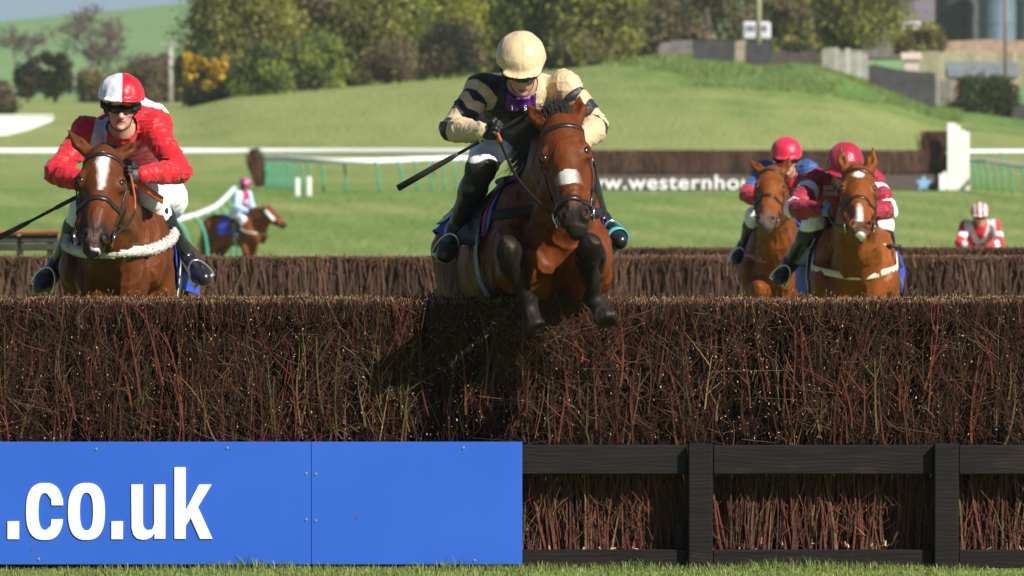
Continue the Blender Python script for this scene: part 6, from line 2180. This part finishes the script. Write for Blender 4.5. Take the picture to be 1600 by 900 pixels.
JF = dict(
    head=P(189, 164, D + .25), neck=P(190, 205, D + .42), chest=P(212, 200, D + .74), pelvis=P(222, 268, D + 1.16),
    shL=P(138, 206, D + .45), shR=P(240, 200, D + .45), elL=P(88, 268, D + .15), elR=P(280, 268, D + .20),
    wrL=P(135, 288, D - .05), wrR=P(222, 274, D - .05),
    hipL=P(192, 300, D + 1.10), hipR=P(260, 308, D + 1.06), knL=P(132, 326, D + .48), knR=P(234, 308, D + .48),
    anL=P(92, 414, D + .80), anR=P(290, 402, D + .80), toL=P(66, 440, D + .62), toR=P(314, 428, D + .60))
def white_back(X):      # white behind the red shoulders
    return X['L'][:, 1] - .035 + .02 * np.sin(X['L'][:, 0] * 20)
def white_patch(X):
    q = X['V'] - X['J']['neck']; l = q @ X['lat']
    return np.minimum(np.minimum(.040 - np.abs(l + .115 - .25 * q[:, 2]), q[:, 2] + .16), .05 - q[:, 1])
def not_arm(fn):
    def g(X):
        m = np.minimum(arm_u(X, 'L')[1], arm_u(X, 'R')[1])
        return np.minimum(fn(X), m - .085)
    return g
jf = jockey('jockey in red silks and half white, half red cap, leaning over the left bay horse', dict(
    J=JF, K=1.04, wrinkle=.85, h=.0065, hb=.0050, look=(.06, -.97, -.22), up=(.06, -.22, .97), base=(float(JF['pelvis'][0]), D + .8, 1.2),
    handL=((.55, -.8, 0), unit(np.array([.2, .2, .9])), (1, 0, -.1)), handR=((-.85, -.5, 0), unit(np.array([-.15, .2, .95])), (0, -.9, -.2)),
    jersey=dict(name='silk_red', col=(.58, .008, .016), rough=.40, layers=[(not_arm(white_back), (.78, .76, .78)), (white_patch, (.55, .56, .66))]),
    cuff_col=(.50, .16, .02), collar=('collar_dark', (.02, .02, .03), .7),
    cap=dict(name='cap_red_white', col=(.55, .008, .018), rough=.36, layers=[
        (lambda X: np.minimum(X['L'][:, 0] - .002, X['L'][:, 2] - .020), (.74, .74, .80)),
        (lambda X: np.minimum(np.minimum(-X['L'][:, 0], -(X['L'][:, 1] + .03)), X['L'][:, 2] - .03), (.74, .74, .80))]),
    gog_u=-.006, rim=.030, peak=(0, .112, .050), leather_top={'L': Bl(-.26, .2, 1.42), 'R': Bl(.26, .2, 1.42)}))
reins(left, [jf['grips']['L'], jf['grips']['R']], grip=(.48, .105, .03), gk=.55, gw=.034, bight=[P(206, 284, D - .10), P(222, 292, D + .0), P(240, 304, D + .12), P(254, 313, D + .25)])
whip('black riding whip with red collar held by the red-sleeved jockey at left', P(131, 302, D - .10), P(-22, 382, D + .15), True)

# ================================================== right pair: the front chestnut
D = 67.2
r1 = horse('chestnut horse with star, white nose stripe and white chin, nearer of the right pair', dict(
    withers=P(1333, 334, D + .75), yaw=1, pitch=0, S=1.03, h=.0105, base=(float(P(1333, 334, D + .75)[0]), D + .75, 0),
    poll=P(1340, 262, D - .30), lip=P(1342, 359, D - .66), nhint=(0, -1, .5), hs=1.10, arch=.04,
    ears=((-.035, .03, .14), (.03, .03, .14)), ear_len=.20,
    coat=CHEST2, coat_name='chestnut_coat', black_legs=False, hair=(.13, .045, .014),
    blaze=[[(.105, .006, 0), (.12, .034, 0), (.145, .026, .002), (.175, .005, .004)], [(.40, .006, 0), (.44, .014, 0), (.50, .018, 0), (.545, .012, 0)], [(.602, .026, 0), (.608, .034, 0), (.66, .034, 0)]],
    flare=.05, muzzle_r=.065, muzzle_col=(.11, .07, .055), fore_len=.12, fore_dir=(0, .35, .55), mane_dir=(.3, .6, .4), girth_col=(.6, .57, .50), cloth_drop=1.95,
    breast=dict(z=(1.20, 1.27, 1.46), w=.045, col=(.62, .56, .44), lift=.008)))
Br = r1['B']
J1 = dict(
    head=P(1319, 262, D + .30), neck=P(1316, 284, D + .48), chest=P(1312, 306, D + .62), pelvis=P(1322, 338, D + 1.20),
    shL=P(1275, 284, D + .55), shR=P(1364, 284, D + .55), elL=P(1240, 326, D + .25), elR=P(1388, 328, D + .25),
    wrL=P(1281, 328, D + .0), wrR=P(1352, 332, D + .0),
    hipL=P(1300, 346, D + 1.2), hipR=P(1346, 346, D + 1.2), knL=P(1272, 350, D + .66), knR=P(1378, 352, D + .66),
    anL=P(1236, 410, D + .96), anR=P(1388, 416, D + .96), toL=P(1220, 432, D + .76), toR=P(1393, 436, D + .76))
def hoops(X, a):
    u, nr, *_ = arm_u(X, a)
    L1 = arm_u(X, a)[4]
    b1 = .030 - np.abs(u - .145); b2 = .036 - np.abs(u - (L1 - .012))
    return np.minimum(np.maximum(b1, b2), .10 - nr)
def pale_hem(X): return np.minimum(-.16 - X['L'][:, 2], .06 - X['L'][:, 1])
jr1 = jockey('jockey in maroon silks with white arm hoops and maroon cap, nearer of the right pair', dict(
    J=J1, K=1.02, h=.0075, hb=.0060, look=(-.12, -.78, -.60), up=(.06, -.60, .78), base=(float(J1['pelvis'][0]), D + .9, 1.),
    handL=((.75, -.6, -.05), unit(np.array([.1, .3, .9])), (.3, -.9, 0)), handR=((-.6, -.7, 0), unit(np.array([-.1, .3, .9])), (-.8, -.3, 0)),
    jersey=dict(name='silk_maroon', col=(.29, .010, .032), rough=.42, layers=[(both(hoops), (.76, .72, .78)), (pale_hem, (.42, .44, .56))]),
    cuff_col=(.29, .010, .032), collar=('collar_maroon', (.22, .01, .03), .6),
    print=dict(c=P(1300, 298, D + .6), w=.12, h=.075, rows=2, fwd=unit(np.array([0, -1, .0])), up=UP),
    cap=dict(name='cap_maroon', col=(.36, .012, .04), rough=.36), gog_u=-.002, glove=('glove_blue_grey', (.16, .20, .34), .6),
    boot_stripe=(.55, .56, .6), breech_layers=[(lambda X: X['J']['knL'][2] - .045 - X['V'][:, 2] + .01 * np.sin(X['V'][:, 0] * 30), (.02, .02, .026))], breech_name='breeches_white_dark',
    leather_top={'L': Br(-.26, .22, 1.42), 'R': Br(.26, .22, 1.42)}))
reins(r1, [jr1['grips']['L'], jr1['grips']['R']])
whip('short black whip sticking out beside the boot of the maroon jockey', P(1366, 380, D + .45), P(1407, 386, D + .50))

# ================================================== right pair: the horse behind
D = 78.0
r2 = horse('chestnut horse with thin pink breast girth and dark muzzle, farther of the right pair', dict(
    withers=P(1222, 338, D + .85), yaw=-9, pitch=0, S=1.03, h=.0115, base=(float(P(1222, 338, D + .85)[0]), D + .85, -.1),
    poll=P(1207, 262, D - .25), lip=P(1194, 350, D - .56), nhint=(-.12, -1, .4), hs=1.06, arch=.04,
    ears=((-.09, .04, .08), (.05, .03, .10)), ear_len=.17,
    fl=(P(1186, 452, D + .1), P(1196, 520, D + .45), P(1198, 545, D + .5)),
    coat=CHEST, coat_name='liver_chestnut_coat', black_legs=False, hair=(.09, .035, .014), muzzle_col=(.09, .075, .07), muzzle_r=.10,
    fore_len=.10, mane_dir=(.3, .6, .4), cloth_drop=1.9, girth_col=(.5, .5, .5),
    breast=dict(z=(1.28, 1.33, 1.46), w=.04, col=(.42, .13, .16), lift=.008)))
Bb = r2['B']
J2 = dict(
    head=P(1229, 247, D + .50), neck=P(1228, 268, D + .70), chest=P(1228, 286, D + .9), pelvis=P(1226, 322, D + 1.35),
    shL=P(1194, 268, D + .72), shR=P(1262, 266, D + .72), elL=P(1167, 304, D + .45), elR=P(1282, 306, D + .45),
    wrL=P(1198, 318, D + .12), wrR=P(1244, 318, D + .12),
    hipL=P(1208, 332, D + 1.35), hipR=P(1246, 332, D + 1.35), knL=P(1180, 338, D + .85), knR=P(1266, 340, D + .85),
    anL=P(1163, 385, D + 1.1), anR=P(1282, 385, D + 1.1), toL=P(1152, 402, D + .92), toR=P(1288, 402, D + .92))
def red_cuff(X, a):
    u, nr, d1, d2, L1, L2 = arm_u(X, a); return np.minimum(u - (L1 - .06), .10 - nr)
def red_front(X): return np.minimum(.085 - np.abs(X['L'][:, 0]), .05 - X['L'][:, 1])
jr2 = jockey('jockey in blue silks with red front and cuffs and bright pink-red cap', dict(
    J=J2, K=1.0, h=.0085, hb=.0065, look=(.08, -.95, -.30), up=(0, -.30, .95), base=(float(J2['pelvis'][0]), D + .9, .9),
    handL=((.6, -.7, 0), unit(np.array([.1, .3, .9])), (.8, -.3, 0)), handR=((-.6, -.7, 0), unit(np.array([-.1, .3, .9])), (-.8, -.3, 0)),
    jersey=dict(name='silk_blue', col=(.022, .085, .27), rough=.45, layers=[(red_front, (.50, .012, .03)), (both(red_cuff), (.46, .012, .035))]),
    cuff_col=(.46, .012, .035), cap=dict(name='cap_pink_red', col=(.66, .018, .06), rough=.40), gog_u=.0,
    leather_top={'L': Bb(-.26, .22, 1.42), 'R': Bb(.26, .22, 1.42)}))
reins(r2, [jr2['grips']['L'], jr2['grips']['R']], grip=(.55, .16, .03))

# ================================================== far right: the trailing rider
D = 140.
fr = horse('brown horse carrying the red and white jockey far behind, only its poll showing', dict(
    withers=P(1531, 392, D + .75), yaw=2, pitch=0, S=1.02, h=.016, base=(float(P(1531, 392, D)[0]), D + .75, float(tz(kk(1531, D), D))),
    poll=P(1527, 392, D - .30), lip=P(1526, 442, D - .58), hs=1.05, coat=CHEST, coat_name='far_brown_coat', hair=(.06, .03, .015), black_legs=False, muzzle_r=.06,
    mane_n=150, tail_n=80, fore_n=40, blaze=[[(.09, .005, 0), (.12, .03, 0), (.16, .02, 0)]]))
J3 = dict(
    head=P(1531, 336, D + .45), neck=P(1531, 349, D + .62), chest=P(1531, 364, D + .75), pelvis=P(1532, 388, D + 1.1),
    shL=P(1509, 353, D + .62), shR=P(1554, 352, D + .62), elL=P(1499, 380, D + .4), elR=P(1562, 380, D + .4),
    wrL=P(1519, 394, D + .05), wrR=P(1546, 392, D + .05),
    hipL=P(1522, 393, D + 1.1), hipR=P(1544, 393, D + 1.1), knL=P(1508, 396, D + .65), knR=P(1554, 398, D + .65),
    anL=P(1498, 424, D + .9), anR=P(1566, 426, D + .9), toL=P(1494, 434, D + .75), toR=P(1570, 436, D + .75))
def v_yoke(X): return np.minimum(.048 - np.abs(np.abs(X['L'][:, 0]) - .02 - (X['L'][:, 2] + .02) * .55), X['L'][:, 2] + .05)
def armband(X, a):
    u, nr, d1, d2, L1, L2 = arm_u(X, a); return np.minimum(.04 - np.abs(u - .22), .10 - nr)
jockey('jockey in red silks with white yoke and striped cap, far behind at right', dict(
    J=J3, K=1.06, h=.010, hb=.0085, look=(0, -.93, -.36), up=(0, -.36, .93), base=(float(J3['pelvis'][0]), D + .9, .2),
    handL=((.6, -.7, 0), unit(np.array([.1, .3, .9])), (.8, -.3, 0)), handR=((-.6, -.7, 0), unit(np.array([-.1, .3, .9])), (-.8, -.3, 0)),
    jersey=dict(name='silk_red_yoke', col=(.58, .015, .03), rough=.45, layers=[(v_yoke, (.74, .70, .74)), (both(armband), (.76, .72, .74))]),
    cuff_col=(.58, .015, .03), cap=dict(name='cap_striped', col=(.74, .70, .72), layers=[(lambda X: .017 - np.abs(((X['L'][:, 0] + .075) % .075) - .0375 + 0), (.56, .015, .03))]), gog_u=.0))

# ================================================== far left: the standing small horse, three-quarters on
D = 219.
gz = float(tz(kk(385, D), D))
yaw = math.radians(46)
Wt = P(386, 331, D); Wt[2] = gz + 1.62 * 1.0
RBf = Rz(yaw)
fwd = RBf @ np.array([0, -1., 0]); ltf = RBf @ np.array([1., 0, 0])
pollp = Wt + fwd * .66 + UP * .12
lipp = pollp + unit(np.array([.83, -.33, -.78])) * .60
hdir = unit(lipp - pollp)
def BF(x, y, z): return Wt + RBf @ np.array([x, y, z - 1.62])
fl = horse('small bay horse standing on the far turf with white noseband and cheek pieces', dict(
    withers=Wt, yaw=46, pitch=0, S=1.0, h=.018, base=(Wt[0], Wt[1], gz), poll=pollp, lip=lipp, nhint=np.array([.75, -.3, .6]), hs=1.05, coat=(.20, .060, .016), coat_name='far_bay_coat',
    mane_n=160, tail_n=120, fore_n=40, arch=.04, tail_dir=(0, .25, -1),
    fl=(BF(-.15, -.2, .5), BF(-.15, -.2, .14), BF(-.15, -.26, .02)), fr=(BF(.15, -.02, .5), BF(.15, .02, .14), BF(.15, -.03, .02)),
    hl=(BF(-.16, .76, 1.0), BF(-.14, 1.18, .58), BF(-.14, 1.12, .18), BF(-.14, 1.06, .02)), hr=(BF(.16, .72, 1.0), BF(.14, 1.06, .58), BF(.14, 1.0, .18), BF(.14, .95, .02)),
    breast=dict(z=(1.14, 1.2, 1.4), w=.05, col=(.5, .45, .35))))
# fleece cheek pieces and noseband: white
mb = MB()
for m in (-1, 1):
    mb.tube([fl['Hd'](.115 * m, -.06, .06), fl['Hd'](.128 * m, -.07, .2), fl['Hd'](.115 * m, -.08, .36)], .042, 10, (.75, .72, .70))
mb.build('cheek_fleece', tinted('webbing', .8, .15, 60.), fl['body'], True)
seat = BF(0, .26, 1.50)
JS = dict(
    pelvis=seat + UP * .10, chest=seat + UP * .42 + fwd * .10, neck=seat + UP * .60 + fwd * .14, head=seat + UP * .73 + fwd * .20,
    shL=seat + UP * .54 + fwd * .12 - ltf * .17, shR=seat + UP * .54 + fwd * .12 + ltf * .17,
    elL=seat + UP * .26 + fwd * .18 - ltf * .25, elR=seat + UP * .26 + fwd * .18 + ltf * .25,
    wrL=seat + UP * .16 + fwd * .38 - ltf * .10, wrR=seat + UP * .16 + fwd * .38 + ltf * .10,
    hipL=seat + UP * .06 - ltf * .10, hipR=seat + UP * .06 + ltf * .10,
    knL=seat + UP * -.02 + fwd * .40 - ltf * .26, knR=seat + UP * -.02 + fwd * .40 + ltf * .26,
    anL=seat - UP * .38 + fwd * .16 - ltf * .31, anR=seat - UP * .38 + fwd * .16 + ltf * .31,
    toL=seat - UP * .42 + fwd * .32 - ltf * .34, toR=seat - UP * .42 + fwd * .32 + ltf * .34)
look = unit(np.array([.6, -.7, -.25]))
def mar_front(X): return np.minimum(np.minimum(.10 - np.abs(X['L'][:, 0]), .03 - X['L'][:, 1]), X['L'][:, 2] + .20)
def blue_blob(X): return np.minimum(.055 - np.linalg.norm(X['L'][:, [0, 2]] - np.array([0, .0]), axis=1), .03 - X['L'][:, 1])
jockey('upright jockey in pale blue silks with maroon front on the small standing horse', dict(
    J=JS, K=1.05, h=.0115, hb=.010, look=look, up=(0, 0, 1), base=tuple(seat),
    handL=(fwd - UP * .1, UP, ltf), handR=(fwd - UP * .1, UP, -ltf), goggles=False,
    jersey=dict(name='silk_pale_blue', col=(.42, .60, .82), rough=.5, layers=[(mar_front, (.42, .02, .09)), (blue_blob, (.50, .62, .80))]),
    cuff_col=(.42, .60, .82), cap=dict(name='cap_maroon_pink', col=(.28, .02, .09), layers=[(lambda X: vnoise(X['L'] * 26 + 5) * .03 - .008, (.62, .20, .42))]),
    leather_top={'L': BF(-.26, .2, 1.42), 'R': BF(.26, .2, 1.42)}))

# ------------------------------------------------------------------ haze over the whole place
def haze(density=.00032):
    hz = MB().bbox((-900, -70, -45), (1500, 5000, 140)).build('haze', None, None)
    hz['kind'] = 'stuff'
    m = bpy.data.materials.new('haze'); m.use_nodes = True; nt = m.node_tree; nt.nodes.clear()
    o = N(nt, 'ShaderNodeOutputMaterial'); v = N(nt, 'ShaderNodeVolumePrincipled')
    v.inputs['Density'].default_value = density; v.inputs['Color'].default_value = (.86, .91, .97, 1); v.inputs['Anisotropy'].default_value = .2
    nt.links.new(v.outputs[0], o.inputs['Volume'])
    hz.data.materials.append(m)
    return hz
if HAZE: haze(HAZE)
